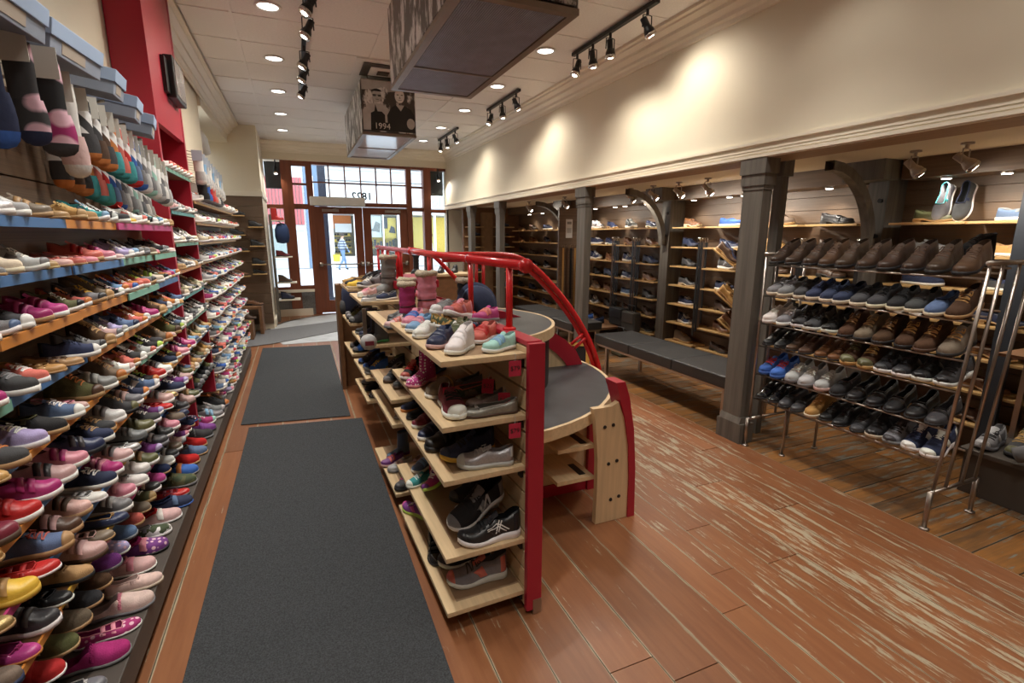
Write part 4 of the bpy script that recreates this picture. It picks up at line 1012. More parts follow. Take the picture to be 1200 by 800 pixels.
def m_upper(l):
    us = sorted(set([u for u in US if abs(u - l.uo) > .02] + [l.uo, l.uo + .035]))
    rows = [[(u - .5, y, z) for y, z in l.ring(u)] for u in us]
    rows.append([(.503, 0, l.zt(1) + (z - l.zt(1)) * .6) for y, z in l.ring(1.0)])
    us = us + [1.01]
    return MB().grid(rows, mfun=lambda i, j: 1 if (us[i] < l.uo and 3 <= j <= 8 or us[i] == l.uo and 4 <= j <= 7) else 0)
def m_sole(l):
    rows = []
    for u in [0, .012, .04, .1, .2, .32, .45, .58, .7, .8, .88, .935, .97, .99, 1.0]:
        w = l.w(u) * l.flare + .008; a, b = l.zb(u), l.zt(u) + .012; x = (u - .5) * 1.02
        rows.append([(x, w * .9, a), (x, w * 1.02, a + (b - a) * .4), (x, w, b), (x, -w, b), (x, -w * 1.02, a + (b - a) * .4), (x, -w * .9, a), (x, w * .9, a)])
    rows.insert(0, [(x - .003, 0, z) for x, y, z in rows[0]]); rows.append([(x + .004, 0, z) for x, y, z in rows[-1]])
    return MB().grid(rows)
def m_heel(l):
    m = MB(); pts = [(u, l.w(u) * 1.02 + .004) for u in (0, .012, .05, .12, .2, .27)]
    poly = [(u - .51, w) for u, w in pts] + [(u - .51, -w) for u, w in pts[::-1]]
    return m.prism(poly, 'z', 0, l.hr + .012)
def m_patch(l, u0, u1, s0, s1, off=.012, nu=3, ns=8, slant=0, closed=None, m=None):
    rows = []
    for i in range(nu + 1):
        rows.append([tuple(l.S(min(max(u0 + (u1 - u0) * i / nu + slant * ((j / ns) - .5), .001), .999), s0 + (s1 - s0) * j / ns, off, closed)) for j in range(ns + 1)])
    m = m or MB()
    inner = [[tuple(l.S(min(max(u0 + (u1 - u0) * i / nu + slant * ((j / ns) - .5), .001), .999), s0 + (s1 - s0) * j / ns, -.004, closed)) for j in range(ns + 1)] for i in (0, nu)]
    if u1 > .99: inner[1] = [(.508 + off, 0, p[2]) for p in rows[-1]]
    m.grid([inner[0]] + rows + [inner[1]])
    return m
def m_laces(l, u0, u1, n, w=.016):
    m = MB()
    for i in range(n):
        u = u0 + (u1 - u0) * i / max(n - 1, 1)
        m_patch(l, u, u + w, 3.9, 8.1, .016, 1, 4, (.028 if i % 2 else -.028), True, m)
    m.tube([l.S(u0, 5.2, .03, True), l.S(u0 - .03, 4.4, .05, True), l.S(u0 + .05, 3.9, .035, True)], .010, 5)
    m.tube([l.S(u0, 6.8, .03, True), l.S(u0 - .03, 7.6, .05, True), l.S(u0 + .05, 8.1, .035, True)], .010, 5)
    return m
def m_tongue(l, up=.09):
    rows = []
    for i in range(5):
        k = i / 4; u = l.uo + .12 - .19 * k; z = l.zt(l.uo) + (l.H(l.uo + .12 * (1 - k)) if k < .5 else l.Hv) + up * k * k + .004; hw = .062 + .02 * k
        rows.append([(u - .5, y * hw, z - .03 * y * y) for y in (-1, -.5, 0, .5, 1)])
    m = MB(); m.grid(rows); m.grid([[(x + .012, y, z - .012) for x, y, z in r] for r in rows])
    m.grid([rows[-1], [(x + .012, y, z - .012) for x, y, z in rows[-1]]]); return m
def m_collar(l, r=.022, lump=0, u1=None):
    pts = []
    for u in (l.uo, .4, .33, .24, .15, .08, .03): 
        if u <= l.uo: pts.append(V((u - .5, l.ring(u, False)[3][0] - .008, l.ring(u, False)[3][1])))
    back = V((-.495, 0, l.zt(0) + l.Hh))
    loop = pts + [back] + [V((p.x, -p.y, p.z)) for p in pts[::-1]] + [V((l.uo - .5 + .03, 0, l.zt(l.uo) + l.Hv + .01))]
    rr = [r * (1 + lump * rnd.uniform(-.4, .4)) for _ in loop]
    m = MB(); m.tube(loop, rr, 8, closed=True); return m
def m_shaft(z0, z1, cx0=.28, cx1=.25, a0=.255, a1=.24, b0=.135, b1=.15, puffs=0):
    rows = []; n = 7 if not puffs else puffs * 3 + 1
    for i in range(n):
        k = i / (n - 1); bulge = .030 * abs(math.sin(k * puffs * math.pi)) if puffs else 0
        z = z0 + (z1 - z0) * k; cx, a, b = cx0 + (cx1 - cx0) * k, a0 + (a1 - a0) * k + bulge, b0 + (b1 - b0) * k + bulge
        rows.append((cx, a, b, z))
    cx, a, b, z = rows[-1]
    rows += [(cx, a - .022, b - .022, z - .004), (cx, a - .03, b - .03, z - .10)]
    ring = lambda cx, a, b, z: [(cx - .5 + a * math.cos(2 * math.pi * j / 16), b * math.sin(2 * math.pi * j / 16), z) for j in range(17)]
    return MB().grid([ring(*r) for r in rows], mfun=lambda i, j: 1 if i >= n - 1 else 0)
def m_cuff(z, cx, a, b, r, lump=.25):
    m = MB(); pts = [(cx - .5 + a * math.cos(2 * math.pi * j / 20), b * math.sin(2 * math.pi * j / 20), z) for j in range(20)]
    m.tube(pts, [r * (1 + rnd.uniform(-lump, lump)) for _ in pts], 8, closed=True); return m
def m_emblem(l, strokes, s_lo, s_hi, u_lo, u_hi, side=1, w=.014, off=.016):
    m = MB()
    for pts in strokes:
        for (a, b) in zip(pts, pts[1:]):
            rows = []
            for i in range(4):
                k = i / 3; u = u_lo + (u_hi - u_lo) * (a[0] + (b[0] - a[0]) * k); q = s_lo + (s_hi - s_lo) * (a[1] + (b[1] - a[1]) * k)
                if side < 0: q = 12 - q
                dx, dz = (b[0] - a[0]) * (u_hi - u_lo), (b[1] - a[1]) * .1; L_ = math.hypot(dx, dz) or 1
                nu_, nz = -dz / L_, dx / L_
                rows.append([tuple(l.S(u + nu_ * w * e, q + nz * w * e * 9 * (1 if side > 0 else -1), off)) for e in (-1, 1)])
            m.grid(rows)
    return m

# kind -> (last, parts); a part is (name, mesh builder, colour slot, material key)
RUN = Last(ts=.07, th=.115, spring=.07, Hv=.27, Ht=.135, Hc=.23, Hh=.33, uo=.45, W=.365)
STR = Last(ts=.075, th=.085, spring=.04, Hv=.29, Ht=.16, Hc=.25, Hh=.32, uo=.42, W=.40)
CAN = Last(ts=.075, th=.075, spring=.03, Hv=.25, Ht=.15, Hc=.20, Hh=.27, uo=.47, W=.37)
SLO = Last(ts=.06, th=.065, spring=.02, Hv=.20, Ht=.15, Hc=.17, Hh=.23, uo=.56, ow=.66, W=.36)
FLA = Last(ts=.025, th=.03, spring=.02, Hv=.12, Ht=.115, Hc=.15, Hh=.21, uo=.70, ow=.78, W=.34)
SLI = Last(ts=.035, th=.04, spring=.02, Hv=.26, Ht=.18, Hc=.18, Hh=.22, uo=.50, ow=.66, W=.41, p=2.6)
CLG = Last(ts=.05, th=.06, spring=.02, Hv=.27, Ht=.18, Hc=.09, Hh=.07, uo=.47, ow=.84, W=.41, p=2.6)
HIT = Last(ts=.075, th=.08, spring=.04, Hv=.40, Ht=.16, Hc=.46, Hh=.50, uo=.40, ow=.66, W=.39)
OXF = Last(ts=.03, th=.03, hr=.075, spring=.05, Hv=.24, Ht=.12, Hc=.20, Hh=.27, uo=.46, W=.33, p=2.0, flare=1.05)
LOA = Last(ts=.035, th=.04, hr=.05, spring=.03, Hv=.20, Ht=.125, Hc=.17, Hh=.24, uo=.56, ow=.68, W=.34, p=2.2)
CHU = Last(ts=.055, th=.065, hr=.03, spring=.03, Hv=.33, Ht=.15, Hc=.36, Hh=.40, uo=.42, ow=.62, W=.36)
BOO = Last(ts=.05, th=.06, hr=.03, spring=.04, Hv=.34, Ht=.17, Hc=.34, Hh=.36, uo=.30, ow=.8, W=.38)
def two(f): m = f(1); n = f(-1); m.add(n.v, n.f); return m
def side_patch(l, u0, u1, s0, s1, off=.010, nu=3, ns=3, slant=0, sd=1):
    return m_patch(l, u0, u1, s0, s1, off, nu, ns, slant) if sd > 0 else m_patch(l, u0, u1, 12 - s0, 12 - s1, off, nu, ns, slant)
def stripes(l):
    m = MB()
    for k in range(3): u = .40 + .07 * k; side_m = m_patch(l, u, u + .032, .6, 3.2, .013, 1, 4, .09, True, m); m_patch(l, u, u + .032, 11.4, 8.8, .013, 1, 4, .09, True, m)
    return m
N_STROKES = [[(0, 0), (.1, 1)], [(.1, 1), (.75, 0)], [(.75, 0), (.9, 1)]]
TIGER = [[(.0, .1), (.35, .55), (1.0, 1.0)], [(.12, .0), (.5, .5), (1.0, .78)], [(.42, .95), (.62, .05)], [(.30, .9), (.5, .1)]]
KINDS = {
 'running_shoe': (RUN, [('upper', lambda l: m_upper(l), 'U', None), ('sole', lambda l: m_sole(l), 'S', 'rub'), ('tongue', lambda l: m_tongue(l), 'A', 'fab'), ('laces', lambda l: m_laces(l, .49, .67, 5), 'L', 'fab'), ('heel_counter', lambda l, sd=1: side_patch(l, .004, .13, .3, 2.6, sd=sd), 'A', 'lea'), ('side_stripe', lambda l, sd=1: side_patch(l, .42, .54, .5, 3.0, .011, 2, 4, .12, sd=sd), 'A', 'lea'), ('toe_overlay', lambda l: m_patch(l, .90, .995, .4, 11.6, .009, 3, 10), 'A', 'lea')]),
 'strap_sneaker': (STR, [('upper', lambda l: m_upper(l), 'U', None), ('sole', lambda l: m_sole(l), 'S', 'rub'), ('tongue', lambda l: m_tongue(l, .07), 'U', 'fab'), ('strap', lambda l: m_patch(l, .44, .54, 1.6, 10.4, .022, 2, 8, 0, True), 'A', 'lea'), ('strap', lambda l: m_patch(l, .58, .67, 1.6, 10.4, .020, 2, 8, 0, True), 'A', 'lea'), ('toe_cap', lambda l: m_patch(l, .87, .997, .3, 11.7, .010, 4, 10), 'S', 'rub')]),
 'canvas_sneaker': (CAN, [('upper', lambda l: m_upper(l), 'U', None), ('sole', lambda l: m_sole(l), 'S', 'rub'), ('tongue', lambda l: m_tongue(l, .05), 'U', 'fab'), ('laces', lambda l: m_laces(l, .51, .68, 5), 'L', 'fab'), ('toe_cap', lambda l: m_patch(l, .88, .997, .2, 11.8, .008, 4, 10), 'S', 'rub'), ('heel_tab', lambda l, sd=1: side_patch(l, .004, .06, 1.0, 2.9, sd=sd), 'A', 'fab')]),
 'slip_on_shoe': (SLO, [('upper', lambda l: m_upper(l), 'U', None), ('sole', lambda l: m_sole(l), 'S', 'rub'), ('collar', lambda l: m_collar(l, .014), 'A', 'fab'), ('elastic_gore', lambda l, sd=1: side_patch(l, .44, .52, 1.8, 2.9, .008, sd=sd), 'A', 'fab')]),
 'ballet_flat': (FLA, [('upper', lambda l: m_upper(l), 'U', None), ('sole', lambda l: m_sole(l), 'S', 'rub'), ('collar', lambda l: m_collar(l, .011), 'A', 'fab'), ('bow', lambda l: MB().box(.22, .27, -.05, .05, l.zt(.74) + l.H(.74), l.zt(.74) + l.H(.74) + .03).box(.225, .265, -.016, .016, l.zt(.74) + l.H(.74), l.zt(.74) + l.H(.74) + .04), 'A', 'fab')]),
 'strap_shoe': (FLA, [('upper', lambda l: m_upper(l), 'U', None), ('sole', lambda l: m_sole(l), 'S', 'rub'), ('collar', lambda l: m_collar(l, .011), 'A', 'fab'), ('strap', lambda l: m_patch(l, .40, .47, 2.2, 9.8, .018, 1, 8, 0, True), 'A', 'lea'), ('strap', lambda l: m_patch(l, .55, .62, 2.2, 9.8, .018, 1, 8, 0, True), 'A', 'lea')]),
 'slipper': (SLI, [('upper', lambda l: m_upper(l), 'U', None), ('sole', lambda l: m_sole(l), 'S', 'rub'), ('cuff', lambda l: m_collar(l, .036, .6), 'A', 'fur'), ('strap', lambda l: m_patch(l, .52, .64, 1.2, 10.8, .016, 2, 8, 0, True), 'L', 'fab')]),
 'clog_slipper': (CLG, [('upper', lambda l: m_upper(l), 'U', None), ('sole', lambda l: m_sole(l), 'S', 'rub'), ('cuff', lambda l: m_patch(l, .475, .53, 1.0, 11.0, .012, 2, 10, 0, True), 'A', 'fur')]),
 'high_top_shoe': (HIT, [('upper', lambda l: m_upper(l), 'U', None), ('sole', lambda l: m_sole(l), 'S', 'rub'), ('tongue', lambda l: m_tongue(l, .08), 'U', 'fab'), ('strap', lambda l: m_patch(l, .415, .52, 1.6, 10.4, .022, 2, 8, 0, True), 'A', 'lea'), ('strap', lambda l: m_patch(l, .56, .65, 1.6, 10.4, .020, 2, 8, 0, True), 'A', 'lea'), ('heel_tab', lambda l, sd=1: side_patch(l, .004, .06, 1.4, 3.0, sd=sd), 'L', 'lea')]),
 'hiking_boot': (HIT, [('upper', lambda l: m_upper(l), 'U', None), ('sole', lambda l: m_sole(l), 'S', 'rub'), ('tongue', lambda l: m_tongue(l, .10), 'A', 'fab'), ('laces', lambda l: m_laces(l, .43, .66, 6), 'L', 'fab'), ('toe_cap', lambda l: m_patch(l, .86, .997, .3, 11.7, .010, 4, 10), 'A', 'lea'), ('collar', lambda l: m_collar(l, .024), 'A', 'fab')]),
 'dress_shoe': (OXF, [('upper', lambda l: m_upper(l), 'U', None), ('sole', lambda l: m_sole(l), 'S', 'rub'), ('heel', lambda l: m_heel(l), 'S', 'rub'), ('tongue', lambda l: m_tongue(l, .03), 'U', 'lea'), ('laces', lambda l: m_laces(l, .50, .64, 4, .012), 'L', 'fab'), ('toe_cap_seam', lambda l: m_patch(l, .80, .815, .8, 11.2, .007, 1, 8), 'L', 'lea')]),
 'loafer': (LOA, [('upper', lambda l: m_upper(l), 'U', None), ('sole', lambda l: m_sole(l), 'S', 'rub'), ('heel', lambda l: m_heel(l), 'S', 'rub'), ('saddle_strap', lambda l: m_patch(l, .62, .69, .8, 11.2, .011, 2, 8, 0, True), 'A', 'lea'), ('collar', lambda l: m_collar(l, .011), 'A', 'lea')]),
 'ankle_boot': (CHU, [('upper', lambda l: m_upper(l), 'U', None), ('sole', lambda l: m_sole(l), 'S', 'rub'), ('heel', lambda l: m_heel(l), 'S', 'rub'), ('tongue', lambda l: m_tongue(l, .06), 'U', 'lea'), ('laces', lambda l: m_laces(l, .45, .62, 5, .014), 'L', 'fab')]),
 'rain_boot': (BOO, [('foot', lambda l: m_upper(l), 'U', None), ('sole', lambda l: m_sole(l), 'S', 'rub'), ('shaft', lambda l: m_shaft(.24, 1.0), 'U', None), ('top_band', lambda l: m_cuff(.985, .25, .24, .15, .016, .02), 'A', 'rub'), ('heel', lambda l: m_heel(l), 'S', 'rub')]),
 'winter_boot': (BOO, [('foot', lambda l: m_upper(l), 'A', 'lea'), ('sole', lambda l: m_sole(l), 'S', 'rub'), ('shaft', lambda l: m_shaft(.28, 1.12, a1=.25, b1=.165, puffs=4), 'U', None), ('fur_cuff', lambda l: m_cuff(1.13, .25, .235, .15, .085, .32), 'L', 'fur'), ('strap', lambda l: m_cuff(.50, .27, .262, .16, .014, 0), 'S', 'lea')]),
}
KINDS['plain_sneaker'] = (CAN, [p for p in KINDS['canvas_sneaker'][1] if p[0] != 'toe_cap'])
KINDS['strap_sneaker'] = (STR, [p for p in KINDS['strap_sneaker'][1] if p[0] != 'toe_cap'])
for kd_, (l_, ps_) in list(KINDS.items()):      # parts laid on both flanks are two pieces
    KINDS[kd_] = (l_, [q for p in ps_ for q in ([p, (p[0], (lambda l, f=p[1]: f(l, -1)), p[2], p[3])] if p[0] in ('side_stripe', 'heel_counter', 'elastic_gore', 'heel_tab') else [p])])
CSL = {}
def kind_mesh(kind, part, up):
    key = (kind, part, up)
    if key not in CSL:
        l, parts = KINDS[kind]; name, f, slot, mk = parts[part]
        mt = UP[up] if mk is None else (M_FUR if mk == 'fur' else UP[mk])
        mb = f(l)
        CSL[key] = mb.mesh(name, [mt, M_LIN], name not in ('bow', 'heel'))
    return CSL[key]
def simple_mesh(kind, up, solemat):
    """whole shoe in one mesh for shoes only a few pixels long"""
    key = (kind, 'all', up, solemat)
    if key not in CSL:
        l, parts = KINDS[kind]; big = MB()
        for name, f, slot, mk in parts:
            if name in ('tongue', 'bow'): continue
            mb = f(l); n = len(big.v); big.v += mb.v; big.f += [[i + n for i in fc] for fc in mb.f]
            base = {'U': 0, 'S': 2, 'A': 0, 'L': 1}[slot]
            big.m += [(1 if mi == 1 else base) for mi in mb.m]
        CSL[key] = big.mesh(kind, [UP[up], M_LIN, SOLEM[solemat]], True)
    return CSL[key]
HEX = dict(white=(.78, .77, .74), cream=(.66, .58, .44), black=(.016, .016, .018), charcoal=(.055, .055, .06), grey=(.20, .20, .21), silver=(.50, .50, .50), navy=(.026, .036, .085), blue=(.04, .12, .42), denim=(.11, .17, .30), sky=(.22, .40, .62),
    teal=(.05, .30, .32), mint=(.38, .66, .58), green=(.07, .28, .09), lime=(.42, .62, .10), olive=(.13, .13, .06), tan=(.42, .26, .12), camel=(.50, .29, .10), brown=(.085, .046, .028), umber=(.055, .034, .024), chestnut=(.17, .070, .028), taupe=(.20, .155, .115), red=(.50, .025, .025), coral=(.60, .15, .12),
    orange=(.55, .19, .05), yellow=(.72, .46, .06), gold=(.52, .38, .17), pink=(.72, .27, .35), rose=(.62, .40, .38), magenta=(.40, .035, .17), fuchsia=(.50, .06, .25), purple=(.20, .05, .25), lavender=(.42, .36, .60), burgundy=(.20, .03, .05), pewter=(.30, .28, .25), blush=(.70, .50, .48))
SOLEM = {k: nmat('sole_' + k, HEX[k], .6, amt=.05) for k in ('white', 'black', 'tan', 'cream', 'brown', 'grey')}
CATN = {k: 'shoe' for k in KINDS}; CATN.update(slipper='slipper', clog_slipper='slipper', hiking_boot='boot', ankle_boot='boot', rain_boot='boot', winter_boot='boot')
NSHOE = [0]
def jit(c, a=.12):
    k = 1 + rnd.uniform(-a, a); return tuple(min(1, max(0, v * k * (1 + rnd.uniform(-.04, .04)))) for v in c)
def shoe(kind, cols, up, x, y, z, yaw, L, label, group=None, pitch=0, roll=0, simple=False, wide=1.0, rootM=None, tall=1.0):
    """cols: (upper, sole, accent, lace) colour names; yaw in degrees is where the toe points, x/y the middle of the sole"""
    U, Sx, A, Lc = cols
    NSHOE[0] += 1
    rot = Matrix.Translation((x, y, z)) @ Matrix.Rotation(R(yaw), 4, 'Z') @ Matrix.Rotation(R(pitch), 4, 'Y') @ Matrix.Rotation(R(roll), 4, 'X')
    if rootM is not None: rot = rootM @ rot
    if simple:
        sm = {'white': 'white', 'black': 'black', 'tan': 'tan', 'cream': 'cream', 'brown': 'brown', 'grey': 'grey', 'gold': 'tan', 'camel': 'tan'}.get(Sx, 'black')
        o = bpy.data.objects.new(kind, simple_mesh(kind, up, sm)); COL.objects.link(o)
        o.color = (*jit(HEX[U]), 1)
    else:
        o = bpy.data.objects.new(kind, None); COL.objects.link(o); o.empty_display_size = .02
    o.matrix_world = rot @ Matrix.Diagonal((L, L * wide, L * tall, 1))
    tag(o, label, CATN[kind], group)
    if not simple:
        l, parts = KINDS[kind]; cm = {'U': jit(HEX[U]), 'S': jit(HEX[Sx], .05), 'A': jit(HEX[A]), 'L': jit(HEX[Lc], .05)}
        for i, (name, f, slot, mk) in enumerate(parts):
            c = bpy.data.objects.new(name, kind_mesh(kind, i, up)); COL.objects.link(c); c.parent = o
            c.color = (*cm[slot], 1)
    return o
KN = dict(running_shoe='running shoe', strap_sneaker='strap sneaker', canvas_sneaker='canvas sneaker', plain_sneaker='lace-up sneaker', slip_on_shoe='slip-on', ballet_flat='ballet flat', strap_shoe='strap shoe', slipper='slipper', clog_slipper='clog slipper', high_top_shoe='high-top', hiking_boot='laced boot', dress_shoe='dress shoe', loafer='loafer', ankle_boot='ankle boot', rain_boot='rain boot', winter_boot='fur-cuffed boot')
UPN = dict(met='shiny ', dot='dotted ', dotw='dotted ', camo='camouflage ', stripe='striped ', pat='patent ')
ORD = ['zeroth', 'first', 'second', 'third', 'fourth', 'fifth', 'sixth', 'seventh', 'eighth', 'ninth', 'tenth', 'eleventh', 'twelfth', 'thirteenth', 'fourteenth', 'fifteenth', 'sixteenth', 'seventeenth', 'eighteenth', 'nineteenth', 'twentieth'] + ['%dth' % i for i in range(21, 60)]
def lab(kind, cols, up, where): return '%s%s %s with %s sole, %s' % (UPN.get(up, ''), cols[0], KN[kind], cols[1], where)
SH = lambda s: [q.split() for q in s.strip().split(',')]
def parse(tok):
    """'kind-letter upper sole accent lace [material]' -> kind, cols, up"""
    k = dict(r='running_shoe', s='strap_sneaker', c='canvas_sneaker', n='plain_sneaker', o='slip_on_shoe', f='ballet_flat', m='strap_shoe', p='slipper', g='clog_slipper', h='high_top_shoe', k='hiking_boot', d='dress_shoe', l='loafer', a='ankle_boot', b='rain_boot', w='winter_boot')[tok[0]]
    up = tok[5] if len(tok) > 5 else dict(running_shoe='fab', strap_sneaker='lea', canvas_sneaker='fab', plain_sneaker='fab', slip_on_shoe='fab', ballet_flat='lea', strap_shoe='lea', slipper='fab', clog_slipper='sue', high_top_shoe='lea', hiking_boot='sue', dress_shoe='lea', loafer='lea', ankle_boot='sue', rain_boot='rub', winter_boot='fab')[k]
    return k, tok[1:5], up

# kids' wall: eight rows, listed from the camera towards the red tower
KROWS = [
 'm cream cream coral tan, n cream white coral white met, n charcoal white silver silver met, c black white silver silver met, n white white white white met, n silver white silver white, s taupe tan tan tan, f tan tan gold gold, c camel tan gold gold, o tan tan tan tan, r teal white sky white, r black white silver white, n charcoal white coral white, f yellow white gold gold, r white white coral white, n black cream pink white',
 'm tan tan coral tan, o grey tan rose tan, c sky tan sky white, o taupe cream silver tan, m grey tan coral tan, n cream cream silver white, r silver white grey white, f tan gold tan tan, f rose tan coral tan, m coral tan rose tan, m pink tan coral tan, s coral tan red tan, s pink white magenta white, f blush white rose tan, r lavender white white white, r lavender white sky white, r charcoal white grey grey, r black grey grey black',
 'r magenta white lime lime, s cream white lime white, r white white magenta lime, n coral white red lime, r grey white denim navy, c charcoal white black black, s magenta tan fuchsia tan, s fuchsia white magenta pink, r olive white black white, r coral white orange black, r grey tan charcoal yellow, k taupe tan tan yellow, r black white white white dot, r sky white orange blue, r coral white blue white, r orange white coral white',
 'm cream tan coral tan, g tan tan tan tan, s magenta white rose magenta, s magenta white magenta pink, n charcoal white grey grey, n coral white pink white, m camel tan camel tan, m tan tan brown tan, c navy white charcoal navy, r grey white charcoal black, k brown tan tan tan, r rose white grey white, r lavender white silver lavender, r denim white navy navy, r coral white orange white, r orange white white coral',
 'm brown tan chestnut tan, m rose tan tan gold, m camel tan gold tan, n charcoal tan white orange, n lavender white white white, o black tan olive black, c denim white tan white, m rose white pink white, k olive tan brown orange, s grey white silver white, k taupe tan orange tan, r white white rose white, r coral white orange coral, r charcoal white white white, r silver white coral grey, r black white lime white',
 'm rose grey rose rose, m camel tan gold gold met, s burgundy brown magenta brown, s red white red red, s magenta white magenta pink, s rose white charcoal charcoal, s pink white magenta pink, s navy black charcoal navy, n navy white cream tan, n charcoal tan white tan, s white white grey white, k charcoal black olive tan, s grey white rose grey, r navy white orange white, r denim white white white, r black white orange lime',
 'm gold cream gold gold met, m gold tan silver gold met, s yellow yellow camel yellow, m red white red red, c denim tan denim coral, s brown tan rose brown, s rose tan brown rose, m white white silver white, n navy white denim white, s magenta white pink pink, s rose white grey rose, f silver grey silver silver met, s grey black grey grey, s olive white olive olive, n charcoal white grey white, r purple white lavender white',
 'f burgundy tan burgundy tan, o taupe navy blue tan, f fuchsia orange magenta magenta, s charcoal white charcoal grey, m black white black black, o tan black tan tan, s rose brown rose brown, m taupe tan rose brown, f navy black tan navy, s grey white silver grey, s pink white pink white, o white white silver white, s white grey white white, s olive white tan olive, r purple black lavender purple, s charcoal grey silver grey',
]
RN = ['top', 'second', 'third', 'fourth', 'fifth', 'sixth', 'seventh', 'eighth', 'ninth', 'tenth', 'lowest']
for ri, row in enumerate(KROWS):
    toks = SH(row); n = len(toks) + (4 if ri else 3)
    y = 1.20 + rnd.uniform(0, .05); i = 0; end = 3.77
    while y < end:
        tok = toks[i % len(toks)] if i < len(toks) else toks[(i * 7 + 3) % len(toks)]
        k, c, up = parse(tok)
        L = (rnd.uniform(.175, .20) if ri < 4 else rnd.uniform(.185, .215)) * KS
        if i >= len(toks) - 3: L *= 1.08
        wide = .98
        w_ = KINDS[k][0].W * L
        xt = KFRONT[ri] + (rnd.uniform(.012, .03) if ri < 3 else rnd.uniform(.025, .05))
        yaw = rnd.gauss(2, 8)
        shoe(k, c, up, xt - L / 2 * math.cos(R(yaw)), y + w_ / 2, KZ[ri] + .0015, yaw, L, lab(k, c, up, '%s from near end, %s kids wall shelf' % (ORD[i + 1], RN[ri])), 'shoes on the kids wall shelves', tall=1.14)
        y += w_ + ((.050 if i % 2 else .028) * (2.0 if ri < 1 else 1.4 if ri < 5 else 1.1) + .010) * KS; i += 1
# two rows of slippers on the platform
PFRONT = SH('p navy grey rose rose dotw, f grey grey silver grey, g magenta grey magenta magenta, m magenta white pink pink dot, g blush grey pink pink, o blush cream rose white, p rose white pink pink, p purple black magenta pink dot, o white white grey black camo, p rose white red white, p navy blue navy denim, m red grey burgundy burgundy, g olive grey olive camel camo, p blue grey navy orange, g red tan red red, p denim tan grey denim, g red tan red red, g charcoal grey grey grey, p purple black purple purple, r magenta white mint white, s grey white sky coral, r grey grey silver grey, k charcoal grey orange black, k taupe grey grey black, r pink white magenta white, r lavender white pink white, r denim white white white, r camel white orange white, r white white pink white, r coral white silver white, r white white grey white, r grey white sky white, r pink white magenta white, r white white blue white')
y = 1.60; i = 0
for tok in PFRONT:
    k, c, up = parse(tok); L = rnd.uniform(.19, .225) if i < 12 else rnd.uniform(.22, .245); w_ = KINDS[k][0].W * L; yaw = rnd.uniform(2, 20)
    xt = -.648 + rnd.uniform(-.05, .012)
    shoe(k, c, up, xt - L / 2, y + w_ / 2, .1665, yaw, L, lab(k, c, up, '%s along the platform front edge' % ORD[i + 1]), 'slippers and shoes along the platform edge')
    y += w_ + .055; i += 1
    if y > 7.0: break
PBACK = SH('g navy tan tan cream, p navy blue yellow navy dot, p red white orange red, g olive tan cream cream, g taupe tan brown cream, g charcoal tan cream cream, g brown tan cream tan, g purple grey cream cream, p lavender white purple pink dot, g denim grey pink white, g coral tan blue orange, p taupe tan tan cream, c olive tan white white, s charcoal white cream white, p fuchsia grey cream fuchsia, g navy tan white navy, s white white silver white, s charcoal grey silver white, s taupe white grey white, r rose grey silver grey, r purple white pink white, s burgundy white silver white')
y = 1.34; i = 0
for tok in PBACK * 2:
    k, c, up = parse(tok); L = rnd.uniform(.17, .19); w_ = KINDS[k][0].W * L
    shoe(k, c, up, -.70 - L / 2, y + w_ / 2, .4015, rnd.uniform(-4, 10), L, lab(k, c, up, '%s along the low dark shelf over the platform' % ORD[i + 1]), 'slippers along the low dark shelf')
    y += w_ + .030; i += 1
    if y > 3.72: break
# red tower bay
TROWS = ['r white white coral white, r silver white coral coral, r cream white tan white', 'r rose grey rose rose, h silver white grey white, r grey white grey white', 'h silver white silver white met, h cream white silver white, k grey grey charcoal grey, r white white grey white', 'c tan tan tan tan, r grey white charcoal grey, r charcoal white grey grey, c white white grey white',
  'k taupe white cream tan, r olive grey grey olive, r cream white olive white, k grey white black grey', 'r charcoal white white white, r silver grey charcoal white, r black white grey white, r grey white white grey', 'h cream white tan cream, r sky grey denim white, h camel white tan cream, r olive white grey olive', 'k tan white cream tan, k camel grey tan camel, r grey white charcoal white, r olive grey tan olive', 'k black black charcoal black, k olive black grey olive, k charcoal black grey black, k black black grey black']
for ri, row in enumerate(TROWS):
    toks = SH(row); y = T0 + .065; i = 0
    while y < T1 - .12:
        k, c, up = parse(toks[i % len(toks)]); L = rnd.uniform(.20, .225) * KS; w_ = KINDS[k][0].W * L
        shoe(k, c, up, TX + .035 - L / 2, y + w_ / 2, TZ[ri] + .0015, rnd.uniform(-2, 8), L, lab(k, c, up, '%s from near side, %s red tower shelf' % (ORD[i + 1], RN[ri])), 'shoes in the red tower bay', tall=1.1)
        y += w_ + .050; i += 1
# sports shelves beyond the tower
SCOL = ['white white silver grey', 'grey white coral white', 'white white blue white', 'silver white sky white', 'charcoal white lime white', 'white white pink white', 'navy white orange white', 'sky white white white', 'magenta white white white', 'black white coral white', 'cream white tan white', 'grey white navy white', 'coral white charcoal white', 'white white red white', 'blue white white white', 'silver white magenta white', 'denim white white white']
for ri, z in enumerate(SZ):
    y = 4.78; i = 0
    while y < 7.36:
        c = SCOL[(ri * 5 + i * 3 + i // 4) % len(SCOL)].split(); L = rnd.uniform(.215, .235); w_ = .365 * L
        shoe('running_shoe', c, 'fab', -.71 + .06 - L / 2 + rnd.uniform(-.01, .02), y + w_ / 2, z + .0015, rnd.uniform(0, 12), L, lab('running_shoe', c, 'fab', '%s past the tower, %s sports shelf' % (ORD[i + 1], RN[ri])), 'running shoes beyond the red tower')
        y += w_ + .050; i += 1
